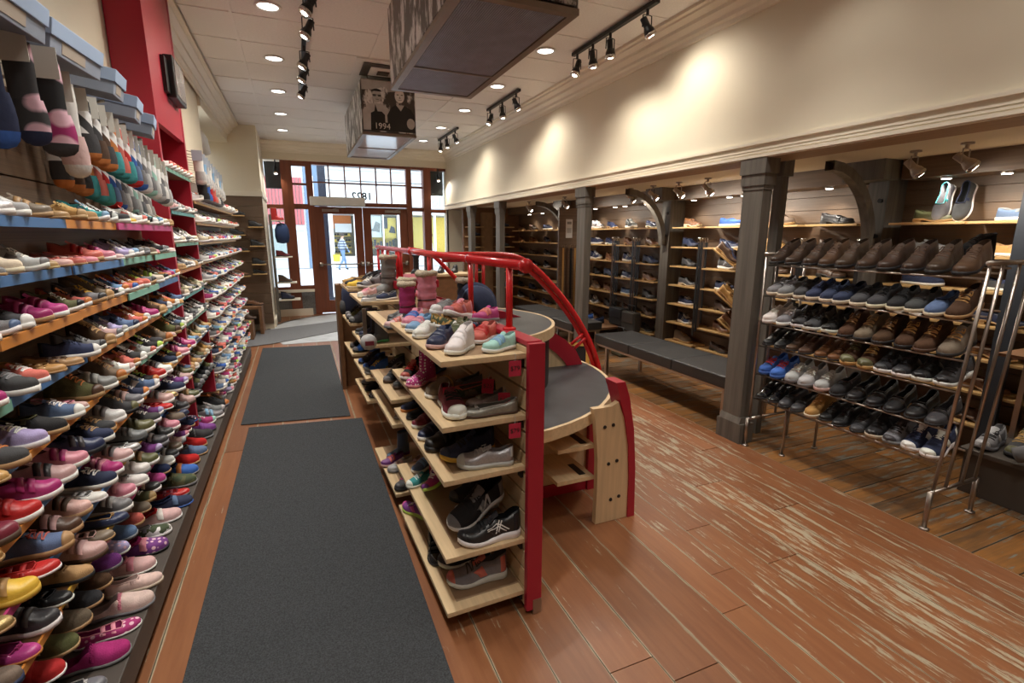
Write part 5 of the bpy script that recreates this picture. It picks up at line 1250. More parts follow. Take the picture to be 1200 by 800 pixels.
# ------------------------------------------------------------------ shoes on the gondola (placed in its own frame)
def gs(tok, lx, ly, z, yaw, L, where, pitch=0, roll=0, dz=.0015):
    k, c, up = parse(tok.split())
    return shoe(k, c, up, lx, ly, z + dz, yaw, L, lab(k, c, up, where), 'shoes and boots on the gondola shelves', pitch, roll, rootM=GM)
TOP = 1.168
gs('h white white white silver', -.275, .135, TOP, -137, .185, 'at the near corner of the top gondola shelf')
gs('s mint white sky silver fab', -.125, .09, TOP, -160, .165, 'near the end post on the top gondola shelf')
gs('s navy rose navy pink', -.315, .27, TOP, -132, .185, 'behind the white high-top on the gondola')
gs('s coral white red pink', -.12, .285, TOP, -142, .19, 'behind the pale mint shoe on the gondola')
gs('c white white mint white', -.315, .50, TOP, -134, .185, 'against the top gondola shelf edge')
gs('s olive black olive black camo', -.18, .43, TOP, -128, .19, 'in the heap on the top gondola shelf')
gs('s sky white pink white', -.31, .64, TOP, -140, .18, 'sixth shoe in along the gondola top edge')
gs('s pink white blue red', -.30, .80, TOP, -128, .19, 'next to the pink boots on the gondola')
gs('s red white navy black', -.085, .47, TOP, -150, .18, 'close under the handrail on the gondola top')
gs('s sky white coral white', -.22, .60, TOP, -120, .17, 'in the middle of the gondola heap')
gs('s rose white silver pink', -.06, .56, TOP, -155, .17, 'low in the heap by the handrail')
gs('c camel white olive tan camo', -.22, .50, TOP + .03, -60, .17, 'crosswise in the gondola heap')
gs('m charcoal tan black black', -.09, .66, TOP, -150, .18, 'under the bow trainer on the gondola top')
gs('r coral white pink coral', -.15, .53, TOP + .068, -140, .21, 'with a bow, riding on top of the heap', -12, 4)
gs('c grey white charcoal grey', -.17, .68, TOP + .060, -138, .22, 'riding on the heap behind the bow trainer', -8, -5)
gs('s fuchsia grey coral orange', -.06, .40, TOP + .062, -150, .17, 'lying on the heap by the handrail foot', -6, 6)
gs('w magenta black charcoal cream', -.29, 1.12, 1.118, -148, .20, 'at the near end of the fur boot row')
gs('w charcoal black charcoal cream', -.26, 1.25, 1.118, -150, .21, 'between the magenta and pink boots')
gs('w pink black rose cream', -.16, 1.20, 1.118, -152, .245, 'largest pink boot under the handrail')
gs('w black black black cream', .16, 1.42, 1.0545, -150, .24, 'standing behind the handrail on the red side')
gs('c camel camel brown tan', -.14, 1.03, 1.118, -160, .20, 'lying in front of the pink fur boot')
gs('s rose grey coral pink', -.33, 1.03, 1.118, -170, .16, 'low at the near corner under the boots')
# second shelf
z = .912
gs('c burgundy white white black', -.305, .17, z, -94, .25, 'with three white stripes, on the second gondola shelf')
gs('f pewter brown pewter silver met', -.175, .075, z, 172, .235, 'at the front of the second gondola shelf')
gs('f silver brown pewter silver met', -.13, .20, z, -168, .22, 'second in on the second gondola shelf')
gs('f taupe brown coral tan camo', -.16, .34, z, -177, .26, 'floral, third in on the second gondola shelf')
gs('g taupe white tan grey', -.25, .42, z, -147, .24, 'beige, behind the striped trainer')
gs('f grey tan grey silver', -.12, .48, z, -160, .22, 'deep on the second gondola shelf')
gs('b fuchsia pink magenta pink dotw', -.32, .60, z, -145, .19, 'beside the coral trainer on the second shelf')
gs('r black white coral red', -.33, .74, z, -130, .19, 'at the far edge of the second gondola shelf')
gs('b navy blue blue blue', -.20, .78, z, -140, .18, 'behind the fuchsia rain boot')
# third shelf
z = .692
gs('c silver silver silver silver met', -.195, .075, z, 166, .23, 'at the front of the third gondola shelf')
gs('r navy yellow navy black', -.23, .19, z, -172, .25, 'second in on the third gondola shelf')
gs('s black black black black', -.28, .33, z, -163, .22, 'third in on the third gondola shelf')
gs('s navy white navy grey', -.31, .47, z, -148, .17, 'fourth in on the third gondola shelf')
gs('r black black charcoal black', -.14, .36, z, -165, .25, 'deep on the third gondola shelf')
gs('s burgundy white burgundy red', -.30, .62, z, -156, .16, 'small, fifth in on the third shelf')
gs('o black black black black', -.29, .74, z, -165, .17, 'sixth in on the third gondola shelf')
gs('o navy orange navy navy', -.29, .87, z, -165, .17, 'last along the third gondola shelf')
# fourth shelf
z = .358
n_ = gs('r black white grey black', -.205, .165, z + .078, -163, .29, 'with outlined letter N, tipped over the other trainer', 15, -16)
l = RUN; 
for sd in (1, -1):
    me = m_emblem(l, N_STROKES, .5, 2.7, .34, .56, sd, .019).mesh('letter_emblem', M_RUB, False); c_ = inst('letter_emblem', me, n_, color=HEX['silver'])
a_ = gs('r black white black black lea', -.185, .062, z, 176, .27, 'with crossed side stripes, front of the fourth shelf')
for sd in (1, -1):
    me = m_emblem(l, TIGER, .7, 2.8, .22, .58, sd, .010).mesh('side_emblem', M_RUB, False); inst('side_emblem', me, a_, color=HEX['white'])
gs('r silver white white silver', -.15, .29, z, -168, .24, 'behind the two black trainers on the fourth shelf')
gs('r black black charcoal black', -.13, .43, z, -168, .24, 'deep on the fourth gondola shelf')
gs('r fuchsia lime purple white', -.26, .54, z + .045, -150, .20, 'with lime sole edge, tipped on the fourth shelf', 10, 25)
gs('c teal white mint white', -.33, .66, z, -160, .16, 'under a red tag on the fourth shelf')
gs('s denim white sky white', -.27, .82, z, -150, .16, 'last along the fourth gondola shelf')
# lowest shelf
z = .108
gs('r grey white coral charcoal', -.21, .15, z, 174, .27, 'alone at the front of the lowest shelf')
gs('r black white black white', -.22, .29, z, 172, .25, 'behind the grey trainer on the lowest shelf')
gs('m black black black black pat', -.325, .42, z, -100, .235, 'toe hanging over the lowest shelf edge')
gs('c charcoal grey charcoal grey', -.20, .58, z, -150, .20, 'deep on the lowest gondola shelf')
gs('r purple lime fuchsia white', -.33, .80, z, 118, .19, 'far end of the lowest gondola shelf')
# middle bay, ly 1.0 - 1.72
gs('k charcoal brown grey grey', -.30, 1.40, .712, -140, .17, 'upper of two grey boots in the middle bay')
gs('k grey brown charcoal grey', -.27, 1.25, .712, -140, .17, 'lower of two grey boots in the middle bay')
gs('k coral white red coral', -.17, 1.12, .712, -120, .17, 'bright, beside the grey boots in the middle bay')
for q, (lx, ly) in enumerate(((-.14, 1.30), (-.12, 1.42), (-.15, 1.55))): gs('f taupe tan camel tan', lx, ly, .712, -165, .22, '%s of three taupe flats in the middle bay' % ORD[q + 1])
gs('o brown camel camel brown', -.22, 1.46, .565, -160, .19, 'on the third board of the middle bay'); gs('m brown brown taupe brown', -.23, 1.24, .565, -160, .18, 'nearest on the third board of the middle bay'); gs('m taupe brown taupe brown', -.30, 1.12, .565, -150, .15, 'at the edge of the middle bay board')
gs('b denim purple charcoal red', -.27, 1.52, .135, -160, .17, 'beside the low purple shoes')
gs('s purple rose coral fuchsia', -.33, 1.42, .135, -165, .16, 'with coral strap at the low bay edge')
gs('s silver grey blush grey', -.30, 1.32, .135, -165, .17, 'in the low middle bay')
gs('h blush white rose white', -.24, 1.22, .135, -140, .16, 'upright in the low middle bay')
gs('s charcoal black magenta magenta', -.31, 1.08, .135, -150, .18, 'nearest in the low middle bay')
# far bays
gs('w grey black grey cream', -.15, 2.42, 1.148, -150, .26, 'tallest, by the red deck of the gondola')
for q, (tok, lx, ly) in enumerate((('f silver white grey grey', -.30, 2.02), ('f charcoal white silver grey', -.28, 2.13), ('o navy white grey grey', -.20, 2.05), ('c rose white pink pink', -.30, 2.30))): gs(tok, lx, ly, 1.148, -160 + q * 6, .19, '%s on the far upper gondola shelf' % ORD[q + 1])
for q, (tok, lx, ly) in enumerate((('b charcoal green charcoal black', -.29, 2.06), ('b black grey black black', -.29, 2.20), ('b navy grey navy black', -.28, 2.34), ('b black grey lavender black', -.29, 2.48))): gs(tok, lx, ly, .828, -165, .20, '%s of the far bay rain boots' % ORD[q + 1])
for q, (tok, lx, ly) in enumerate((('k blue grey charcoal yellow', -.29, 2.10), ('k navy grey blue black', -.28, 2.26), ('k charcoal black blue grey', -.29, 2.44), ('k charcoal black olive grey', -.15, 2.14))): gs(tok, lx, ly, .585, -162, .19, '%s in the laced boot row of the far bay' % ORD[q + 1])
for q, (tok, lx, ly) in enumerate((('b charcoal black grey black dotw', -.28, 2.06), ('b black black black black', -.28, 2.24), ('w charcoal black grey charcoal', -.28, 2.42))): gs(tok, lx, ly, .41, -158, .19, '%s of the low far-bay boots' % ORD[q + 1])
for q, (tok, lx, ly) in enumerate((('o yellow cream camel tan', -.28, 2.84), ('r grey white charcoal white', -.20, 2.80), ('o black camel brown black', -.28, 3.00), ('a black black black black', -.18, 3.06), ('a charcoal black black black', -.12, 3.20), ('o camel cream tan tan', -.28, 3.18), ('s pink white blush pink', -.10, 2.94))): gs(tok, lx, ly, 1.168, -150, .25, '%s on the last bay of the gondola top' % ORD[q + 1])
for q, (tok, lx, ly) in enumerate((('k charcoal black grey black', -.29, 2.80), ('k olive black grey black', -.29, 2.98), ('k black black grey black', -.28, 3.14))): gs(tok, lx, ly, .87, -160, .22, '%s in the last bay second shelf' % ORD[q + 1])
for q, (tok, lx, ly) in enumerate((('k blue black grey blue', -.28, 2.82), ('k black black grey black', -.28, 3.02))): gs(tok, lx, ly, .60, -160, .20, '%s in the last bay lowest shelf' % ORD[q + 1])
# navy hat, little white bag and backpack on the gondola
t = thing('hat', 'round navy sun hat resting behind the handrail balusters', 'hat', (1.02, 2.85, 1.06))
HMx = Matrix.Translation((1.02, 2.95, 1.20)) @ Matrix.Scale(.9, 4) @ Matrix.Rotation(R(8), 4, 'Z') @ Matrix.Rotation(R(72), 4, 'X')
m = MB(HMx); m.lathe([(.001, .10), (.05, .098), (.09, .08), (.118, .04), (.125, 0), (.12, -.004), (.11, 0)], 22); m.build('crown', M_FAB, t, True, HEX['navy'])
m = MB(HMx); m.lathe([(.125, .004), (.155, -.004), (.155, -.008), (.125, -.006)], 22); m.build('brim', M_FAB, t, True, HEX['navy'])
m = MB(HMx); m.lathe([(.126, .010), (.128, .004), (.126, -.002)], 22); m.build('band', M_FAB, t, True, HEX['denim'])
t = thing('backpack', 'dark navy backpack hanging on the far end of the gondola', 'backpack', GM @ V((-.30, 3.5, .72)))
m = MB(GM); m.lathe([(.02, 0), (.11, .02), (.13, .12), (.125, .26), (.09, .34), (.02, .37)], 14, 0, Matrix.Translation((-.30, 3.48, .80)) @ Matrix.Diagonal((.6, 1, 1, 1))); m.build('body', M_FAB, t, True, HEX['navy'])
m = MB(GM); m.lathe([(.02, 0), (.07, .02), (.08, .08), (.06, .14), (.02, .15)], 12, 0, Matrix.Translation((-.36, 3.46, .84)) @ Matrix.Diagonal((.5, 1, 1, 1))); m.build('front_pocket', M_FAB, t, True, HEX['charcoal'])
m = MB(GM); m.tube([(-.30, 3.42, 1.13), (-.34, 3.50, 1.17), (-.34, 3.60, 1.17), (-.30, 3.70, 1.10)], .008, 6); m.build('strap', M_FAB, t, True, HEX['charcoal'])
t = thing('toy_bag', 'small round pale bag with a dark patch beside the rain boots', 'bag', GM @ V((-.33, 1.88, .84)))
m = MB(GM); m.lathe([(.01, 0), (.05, .0), (.058, .03), (.05, .075), (.01, .08)], 16, 0, Matrix.Translation((-.38, 1.86, .885)) @ Matrix.Rotation(R(90), 4, 'X')); m.build('body', M_LEA, t, True, HEX['silver'])
MB(GM).box(-.41, -.35, 1.775, 1.781, .87, .90).build('patch', M_LEA, t, color=HEX['burgundy'])

# ------------------------------------------------------------------ six tiers of the steel rack, listed from the pillar towards the camera
RROWS = ['a umber black brown brown,a umber black brown brown,a umber black brown brown,a brown black brown brown,a umber black brown brown,a umber black brown brown,a umber black taupe brown,a umber black brown brown,a umber black brown brown,a brown black brown brown',
 'n grey cream grey grey,n grey cream grey grey,n charcoal cream grey charcoal,n navy cream charcoal navy,n navy cream black navy,n navy cream navy black,n charcoal cream black black,n charcoal cream black black,n black cream black black,n charcoal cream black charcoal,o denim cream navy navy,a brown tan tan camel',
 'n white white grey white,n grey white grey white,r charcoal white black black,r charcoal white black black,r black white black black,a brown black chestnut tan,a taupe black brown tan,a brown black taupe tan,a brown black brown camel,a brown brown tan camel,a taupe black brown camel',
 'd black black black black,d black black black black,d brown black brown brown,d brown black chestnut brown,d chestnut black brown brown,d chestnut black chestnut brown,k brown camel olive olive,k brown camel olive camel,r black white charcoal black,r black white charcoal black,r black white black black,r charcoal white black black',
 'n blue blue navy red,n blue blue navy red,n silver grey grey white,n silver grey grey white,n silver rose burgundy white,o black black charcoal black,l black black black black,l black black black black,l black black charcoal black,l black black black black,l charcoal black black black',
 'd black black black black pat,d black black black black pat,l charcoal black black black,l charcoal black black black,a camel cream tan tan,d black black black black,d black black black black,d charcoal black black black,r black cream black black,r grey grey charcoal black,r navy white white navy,r navy white white navy']
for ri, row in enumerate(RROWS):
    toks = SH(row); n = len(toks)
    for i, tok in enumerate(toks):
        k, c, up = parse(tok)
        if k == 'ankle_boot' and ri == 0: up = 'lea'
        y = RY1 - .055 - (RY1 - RY0 - .06) * i / (n - .4); L = .275 if ri != 1 else .265
        shoe(k, c, up, RX0 + .015 + L / 2 + rnd.uniform(-.012, .012), y, RZ[ri] + .026, 180 + rnd.uniform(-4, 4), L, lab(k, c, up, '%s from pillar, %s rack tier' % (ORD[i + 1], RN[ri] if ri < 5 else 'lowest')), 'shoes on the steel rack', 14 * .9, 0, wide=.98)
# last pair on the floor end of the rack and black boot flung on top
shoe('hiking_boot', ['black', 'black', 'black', 'black'], 'sue', 3.50, 1.62, 1.49, 160, .25, 'black suede boot perched at the back of the top rack tier', 'shoes on the steel rack')

# ------------------------------------------------------------------ men's shoes along the alcove wall (toes towards the camera)
MC = ['d brown brown brown brown', 'd black black black black', 'l navy white navy navy', 'd charcoal cream grey grey', 'a taupe tan brown tan', 'd chestnut tan brown brown', 'o denim white navy navy', 'r charcoal white grey white', 'd navy black navy navy', 'n navy white navy white', 'l brown black brown brown', 'd chestnut tan tan brown', 'n navy white denim white', 'a charcoal black grey black', 'd charcoal black black black', 'r navy white grey white', 'd navy tan navy navy']
def wall_shoes(area, spans, per, first, special={}, simple=True, dx=0):
    n = 0
    for si, (a, b_) in enumerate(spans):
        for k, z in enumerate(AZ):
            for j in range(per):
                y = b_ - (b_ - a) * (j + .5) / per
                tok = special.get((si, k, j)) or MC[(first + si * 5 + k * 3 + j * 7 + (si * k)) % len(MC)]
                if tok == '-': continue
                kd, c, up = parse(tok.split()); L = rnd.uniform(.285, .305)
                shoe(kd, c, up, 4.50 + dx + rnd.uniform(-.01, .01), y, z + .0015, -90 + rnd.uniform(-14, 6), L, lab(kd, c, up, '%s board of bay %s, %s' % (RN[k], ORD[si * per + j + 1], area)), 'shoes on the alcove wall boards', simple=simple)
SLIP = {(0, 0, 0): 'o denim white grey navy', (1, 0, 0): 'o denim white navy navy', (4, 0, 0): 'l olive tan olive olive', (3, 0, 0): 'o denim white grey navy', (4, 1, 0): 'c grey white grey grey', (3, 1, 0): 'o camel white tan camel', (2, 1, 0): 'o tan white tan tan', (1, 1, 0): 'o taupe white tan tan', (4, 2, 0): 'o navy white navy navy', (3, 2, 0): 'o charcoal white navy navy', (2, 2, 0): 'o brown white brown brown', (2, 0, 0): 'o denim white grey navy'}
wall_shoes('behind the rack', [(.25, .68), (.68, 1.12), (1.12, 1.62), (1.62, 2.06), (2.1, 2.62)], 1, 0, SLIP, False)
for i, (y, u) in enumerate(((2.31, 'grey'), (2.18, 'charcoal'))):
    c = [u, 'white', 'navy' if i else 'teal', 'white']
    shoe('slip_on_shoe', c, 'fab', 4.53, y, AZ[0] + .132, 180, .28, '%s slip-on with white sole standing on its toe against the wall' % u, 'pair of slip-ons standing upright', 72, 0, wide=1.05)
B_SP = {(0, 0, 0): 'l black black black black', (1, 0, 0): 'a taupe tan charcoal brown', (0, 1, 0): 'd brown black brown brown', (1, 1, 0): 'd camel tan tan tan', (2, 0, 0): 'o blue white blue blue', (3, 0, 0): 'd chestnut cream brown brown'}
wall_shoes('by the front pillar', [(2.86, 3.35), (3.42, 3.95), (4.02, 4.62), (4.68, 5.18)], 1, 4, B_SP, False)
wall_shoes('past the bench', [(5.46, 5.9), (5.96, 6.4)], 1, 2, {}, False)
wall_shoes('at the belt panel', [(6.46, 7.26)], 2, 9, {(0, 0, 0): 'r silver white grey white'}, False)
wall_shoes('beyond the belts', [(7.98, 8.5), (8.56, 9.1), (9.16, 9.75), (9.8, 10.35)], 1, 7, {})
# pairs shown toe-down on tilted boards at the pillar
for q, (y, z, u) in enumerate(((4.12, 1.40, 'brown'), (4.05, .95, 'camel'), (3.98, .66, 'chestnut'))):
    t = thing('tilted_stand', '%s tilted pale stand holding a pair of %s dress shoes beside the pillar' % (('upper', 'middle', 'lower')[q], u), 'shoe stand', (4.27, y, z))
    Mx = Matrix.Translation((4.27, y, z)) @ Matrix.Rotation(R(-62), 4, 'Z') @ Matrix.Rotation(R(38), 4, 'Y')
    MB(Mx).box(-.14, .15, -.13, .13, -.012, 0).build('board', M_SHELFW, t); MB(Mx).box(.14, .15, -.13, .13, 0, .02).build('toe_stop', M_SHELFW, t)
    m = MB(); m.tube([(4.27, y, z - .02), (4.45, y, z - .02), (4.63, y, z - .02)], .008, 6); m.build('arm', M_STEEL, t)
    for s_ in (-1, 1):
        p = Mx @ V((0, .065 * s_, .002))
        c = [u if s_ < 0 or q else 'navy', 'tan', u, 'brown']
        shoe('dress_shoe', c, 'lea', p.x, p.y, p.z, -62, .27, 'polished %s dress shoe, %s of the %s toe-down pair at the pillar' % (c[0], 'nearer' if s_ < 0 else 'farther', ('upper', 'middle', 'lower')[q]), 'toe-down pairs at the pillar', 38)
# boots on the end wall, boot corner, window stand and tables
for a, b_, col in ((3.36, 3.70, 0), (4.0, 4.4, 1)):
    for k, z in enumerate((1.80, 1.60, 1.38, 1.12, .85, .5)):
        c = (['charcoal', 'black', 'grey', 'black'], ['navy', 'black', 'navy', 'black'], ['brown', 'black', 'taupe', 'tan'])[(k + col) % 3]
        shoe('hiking_boot', c, 'lea', (a + b_) / 2, 10.36, z + .0015, -25, .24, lab('hiking_boot', c, 'lea', '%s shelf, %s column of alcove end wall' % (RN[k], ('first', 'second')[col])), 'boots on the alcove end wall', simple=True)
for q, (a, b_, z) in enumerate(BSH):
    kd = 'ankle_boot' if q not in (2, 7) else 'dress_shoe'; c = ['black', 'black', 'black', 'black'] if q != 3 else ['chestnut', 'black', 'brown', 'brown']
    shoe(kd, c, 'lea', (a + b_) / 2, 9.475, z + .0015, -12, .21, lab(kd, c, 'lea', '%s boot corner shelf' % ORD[q + 1]), 'boots on the boot corner shelves', simple=True)
for lb, x, y, z, c in (('on the taller nested table', -.70, 9.25, .47, 'chestnut'), ('at the back of the taller nested table', -.92, 9.34, .47, 'black'), ('on the lower nested table', -.80, 8.95, .29, 'brown'), ('second on the lower nested table', -.95, 9.0, .29, 'black')):
    shoe('dress_shoe', [c, 'black', c, 'black'], 'lea', x, y, z + .0015, -20, .26, '%s leather dress shoe %s' % (c, lb), 'shoes on the nested tables')
for kd, c, x, z, L, lb in (('rain_boot', ['red', 'red', 'coral', 'red'], -.28, WSH[0], .22, 'bright red rain boot standing on top of the window stand'), ('ankle_boot', ['burgundy', 'black', 'brown', 'black'], -.24, WSH[1], .24, 'burgundy ankle boot on the second window stand shelf'), ('hiking_boot', ['brown', 'black', 'taupe', 'cream'], -.24, WSH[2], .24, 'brown laced boot on the third window stand shelf'), ('hiking_boot', ['navy', 'black', 'charcoal', 'grey'], -.22, WSH[3], .24, 'dark navy laced boot on the lowest window stand shelf')):
    shoe(kd, c, 'lea' if kd != 'rain_boot' else 'rub', x, 10.42, z + .0015, -10, L, lb, 'boots on the window stand')
t = thing('backpack', 'dark blue backpack hanging on the window stand under the red boot', 'backpack', (-.22, 10.4, 1.45))
m = MB(); m.lathe([(.02, 0), (.10, .02), (.125, .12), (.12, .26), (.08, .35), (.02, .37)], 14, 0, Matrix.Translation((-.22, 10.40, 1.46))); m.build('body', M_FAB, t, True, (.03, .06, .16))
m = MB(); m.tube([(-.22, 10.30, 1.80), (-.25, 10.30, 1.86), (-.33, 10.36, 1.87)], .010, 6); m.build('strap', M_FAB, t, True, HEX['charcoal'])
# shoes, bags and packs low in the alcove
for q, (kd, c, x, y, z) in enumerate((('dress_shoe', ['black', 'black', 'black', 'black'], 4.02, 6.9, .33), ('canvas_sneaker', ['blue', 'white', 'white', 'white'], 4.05, 6.6, .33), ('loafer', ['navy', 'black', 'navy', 'navy'], 4.05, 6.3, .33), ('running_shoe', ['grey', 'grey', 'silver', 'black'], 4.0, 1.56, .30), ('hiking_boot', ['charcoal', 'black', 'olive', 'camel'], 4.04, 1.42, .30), ('running_shoe', ['charcoal', 'grey', 'grey', 'black'], 4.15, .85, .30))):
    shoe(kd, c, 'fab' if kd != 'loafer' else 'lea', x, y, z + .0015, 185, .28, '%s %s on the %s' % (c[0], KN[kd], 'low display table, place %s' % ORD[q + 1] if q < 3 else 'dark plinth behind the rack, place %s' % ORD[q - 2]), 'shoes low in the alcove')
def bag(label, x, y, z, w, d, h, col):
    t = thing('bag', label, 'bag', (x, y, z))
    o = MB().box(x - d / 2, x + d / 2, y - w / 2, y + w / 2, z, z + h).build('body', M_FAB, t, color=col); bev(o, .025, 3)
    o = MB().box(x - d / 2 - .012, x - d / 2 + .004, y - w / 2 + .02, y + w / 2 - .02, z + h * .45, z + h - .01).build('flap', M_LEA, t, color=tuple(v * 1.25 for v in col)); bev(o, .005)
    m = MB(); m.tube([(x, y - w * .3, z + h - .01), (x, y - w * .25, z + h + .09), (x, y + w * .25, z + h + .09), (x, y + w * .3, z + h - .01)], .008, 6); m.build('handle', M_LEA, t, True, (.03, .03, .03))
bag('charcoal satchel standing on the low board past the bench', 4.25, 5.72, .30, .30, .12, .28, (.06, .055, .05))
bag('black briefcase standing on the low table past the bench', 4.27, 6.05, .335, .34, .12, .26, (.02, .02, .022))
bag('olive and yellow small backpack by the low table', 4.0, 5.6, .004, .24, .14, .30, (.10, .09, .05))
pk = thing('garment_pack', 'stack of three folded grey garments on the shelf at the picture edge', 'clothes', (4.1, 1.28, .92))
for k in range(3): bev(MB().box(3.98, 4.30, 1.12, 1.44, .915 + .05 * k, .962 + .05 * k).build('folded_garment', M_FAB, pk, color=((.20, .20, .21), (.60, .60, .60), (.16, .10, .12))[k]), .015, 3)
MB().box(3.96, 4.34, .9, 1.60, .895, .915).build('shelf_board', M_BROWNW, pk)
for y in (.92, 1.58): MB().box(4.30, 4.34, y - .015, y + .015, .30, .895).build('upright', M_STEEL, pk)
t = thing('sock_display_pack', 'hanging pack with green and orange label beside the grey garments', 'pack', (4.05, 1.30, .36))
MB().box(4.02, 4.06, 1.17, 1.42, .32, .60).build('pale_pouch', M_PAPER, t, color=(.50, .48, .40)); MB().box(4.015, 4.065, 1.165, 1.425, .60, .66).build('orange_band', M_PAPER, t, color=(.55, .20, .03)); MB().box(4.015, 4.065, 1.165, 1.425, .66, .72).build('green_band', M_PAPER, t, color=(.30, .45, .08)); MB().box(4.015, 4.065, 1.165, 1.425, .72, .74).build('yellow_strip', M_PAPER, t, color=(.55, .50, .08))
t = thing('folded_trousers', 'grey folded trousers draped over the dark plinth edge', 'clothes', (3.95, 1.18, .30))
m = MB(); m.tube([(3.80, 1.36, .36), (3.90, 1.24, .42), (4.02, 1.12, .52), (4.15, 1.02, .66)], [.045, .055, .06, .065], 12); m.build('leg', M_FAB, t, True, (.17, .17, .18))
# belts
def belt(x, y, z0, z1, col, label, group, k):
    t = thing('belt', label, 'belt', (x, y, z0), 0, group)
    MB().box(x - .002, x + .002, y - .016, y + .016, z0, z1).build('strap', M_LEA, t, color=col)
    m = MB(); m.tube([(x - .006, y - .02, z1), (x - .006, y - .02, z1 + .05), (x - .006, y + .02, z1 + .05), (x - .006, y + .02, z1)], .004, 5, closed=True); m.build('buckle', M_CHR, t, True)
bn = 0
for gi, (yc, lb) in enumerate(((3.385, 'second from the front pillar'), (3.985, 'behind the front pillar'), (4.65, 'beyond the front pillar'), (5.93, 'past the second bracket post'), (6.43, 'before the belt panel'), (2.80, 'by the first bracket post'))):
    bar_ = thing('belt_hook', 'steel belt hook on the alcove wall, %s' % lb, 'hook', (4.42, yc, 1.52))
    m = MB(); m.tube([(4.36, yc, 1.585), (4.38, yc, 1.575), (4.63, yc, 1.575)], .005, 6); m.build('peg', M_CHR, bar_)
    for k in range(4):
        belt(4.375 + .035 * k, yc + rnd.uniform(-.004, .004), .42 + .05 * k, 1.545, HEX['black'] if (k + gi) % 4 else HEX['brown'], 'hanging leather belt with chrome buckle, %s on the hook %s' % (('outermost', 'second', 'third', 'innermost')[k], lb), 'belts hanging %s' % lb, k)
for k in range(7):
    x = 4.06 + .075 * k
    t = thing('belt', 'long leather belt hanging on the brown belt panel, %s from the aisle' % ORD[k + 1], 'belt', (x, 7.39, .5), 0, 'belts on the brown panel')
    MB().box(x - .018, x + .018, 7.385, 7.39, .45 + .06 * (k % 3), 1.42).build('strap', M_LEA, t, color=(HEX['camel'], HEX['black'], HEX['brown'])[(k * 2) % 3])
    m = MB(); m.tube([(x - .02, 7.382, 1.42), (x - .02, 7.382, 1.47), (x + .02, 7.382, 1.47), (x + .02, 7.382, 1.42)], .004, 5, closed=True); m.build('buckle', M_CHR, t, True)
t = thing('wall_notice', 'tall white notice card on the brown belt panel', 'sign', (4.14, 7.39, 1.6))
MB().box(4.10, 4.22, 7.385, 7.395, 1.58, 1.88).build('card', M_PAPER, t, color=(.8, .8, .8)); MB().box(4.12, 4.20, 7.383, 7.386, 1.80, 1.84).build('print_bar', M_PAPER, t, color=(.3, .3, .3)); MB().box(4.12, 4.20, 7.383, 7.386, 1.66, 1.74).build('print_bar', M_PAPER, t, color=(.55, .55, .55))
# shoe care and boots near the shop door, seen over the handrail
cb = thing('counter', 'low wooden counter of boots by the shop door', 'counter', (2.0, 8.6, 0))
MB().box(1.75, 2.75, 8.35, 8.85, 0, .93).build('body', M_BROWNW, cb); bev(MB().box(1.72, 2.78, 8.32, 8.88, .93, .97).build('top', M_MAPLE, cb), .004)
for q, (kd, c, x) in enumerate((('winter_boot', ['black', 'black', 'black', 'charcoal'], 1.85), ('winter_boot', ['charcoal', 'black', 'black', 'black'], 2.05), ('ankle_boot', ['black', 'black', 'black', 'black'], 2.30), ('ankle_boot', ['charcoal', 'black', 'black', 'black'], 2.55))):
    shoe(kd, c, 'lea', x, 8.6, .9715, -120, .27, '%s %s, %s along the counter by the shop door' % (c[0], KN[kd], ORD[q + 1]), 'boots on the door counter')

# ------------------------------------------------------------------ socks and boxes above the kids' shelves
def sock(x, y, ztop, length, cols, label, yaw=0, card=(.72, .70, .64), fat=1.0, grp='sock pairs hanging above the kids shelves'):
    x, y, ztop, length, fat = x * KS, y * KS, 1.62 + (ztop - 1.62) * KS, length * KS, fat * KS
    t = thing('sock_pair', label, 'socks', (x, y, ztop - length), 0, grp)
    Mx = Matrix.Translation((x, y, ztop)) @ Matrix.Rotation(R(yaw), 4, 'Z')
    base, heel, toe = cols
    leg = MB(Mx)
    def ring(cx, cz, a, b, tilt=0): return [(cx + a * math.cos(2 * math.pi * j / 12) * math.cos(tilt), b * math.sin(2 * math.pi * j / 12), cz + a * math.cos(2 * math.pi * j / 12) * math.sin(tilt)) for j in range(13)]
    L = length
    w_ = .036 * fat
    leg.grid([ring(0, -L * k, w_ * q, .012 + .006 * k) for k, q in ((0, .95), (.2, 1.0), (.4, .96), (.55, .98))]); leg.build('sock_leg', base[1], t, True, HEX[base[0]])
    f = MB(Mx); f.grid([ring(.004 * k * 10 * .3, -L * k, w_ * q, .017) for k, q in ((.55, .98), (.66, 1.10), (.76, 1.14), (.86, 1.08))]); f.build('sock_foot', base[1] if base[1] is M_DOT else M_FAB, t, True, HEX[heel])
    g = MB(Mx); g.grid([ring(.012, -L * k, w_ * q, .017 * r_) for k, q, r_ in ((.86, 1.08, 1), (.93, .98, 1), (.975, .72, .8), (1.0, .25, .3))]); g.build('sock_toe', M_FAB, t, True, HEX[toe])
    c = MB(Mx); c.box(-.036 * fat, .036 * fat, -.020, -.0185, -L * .20, .035); c.build('card', M_PAPER, t, color=card)
    p = MB(); p.tube([(x, y, ztop + .02), (WS, y, ztop + .05)], .0025, 5); p.build('peg', M_CHR, t)
rows_ = [('navy', 'F'), ]
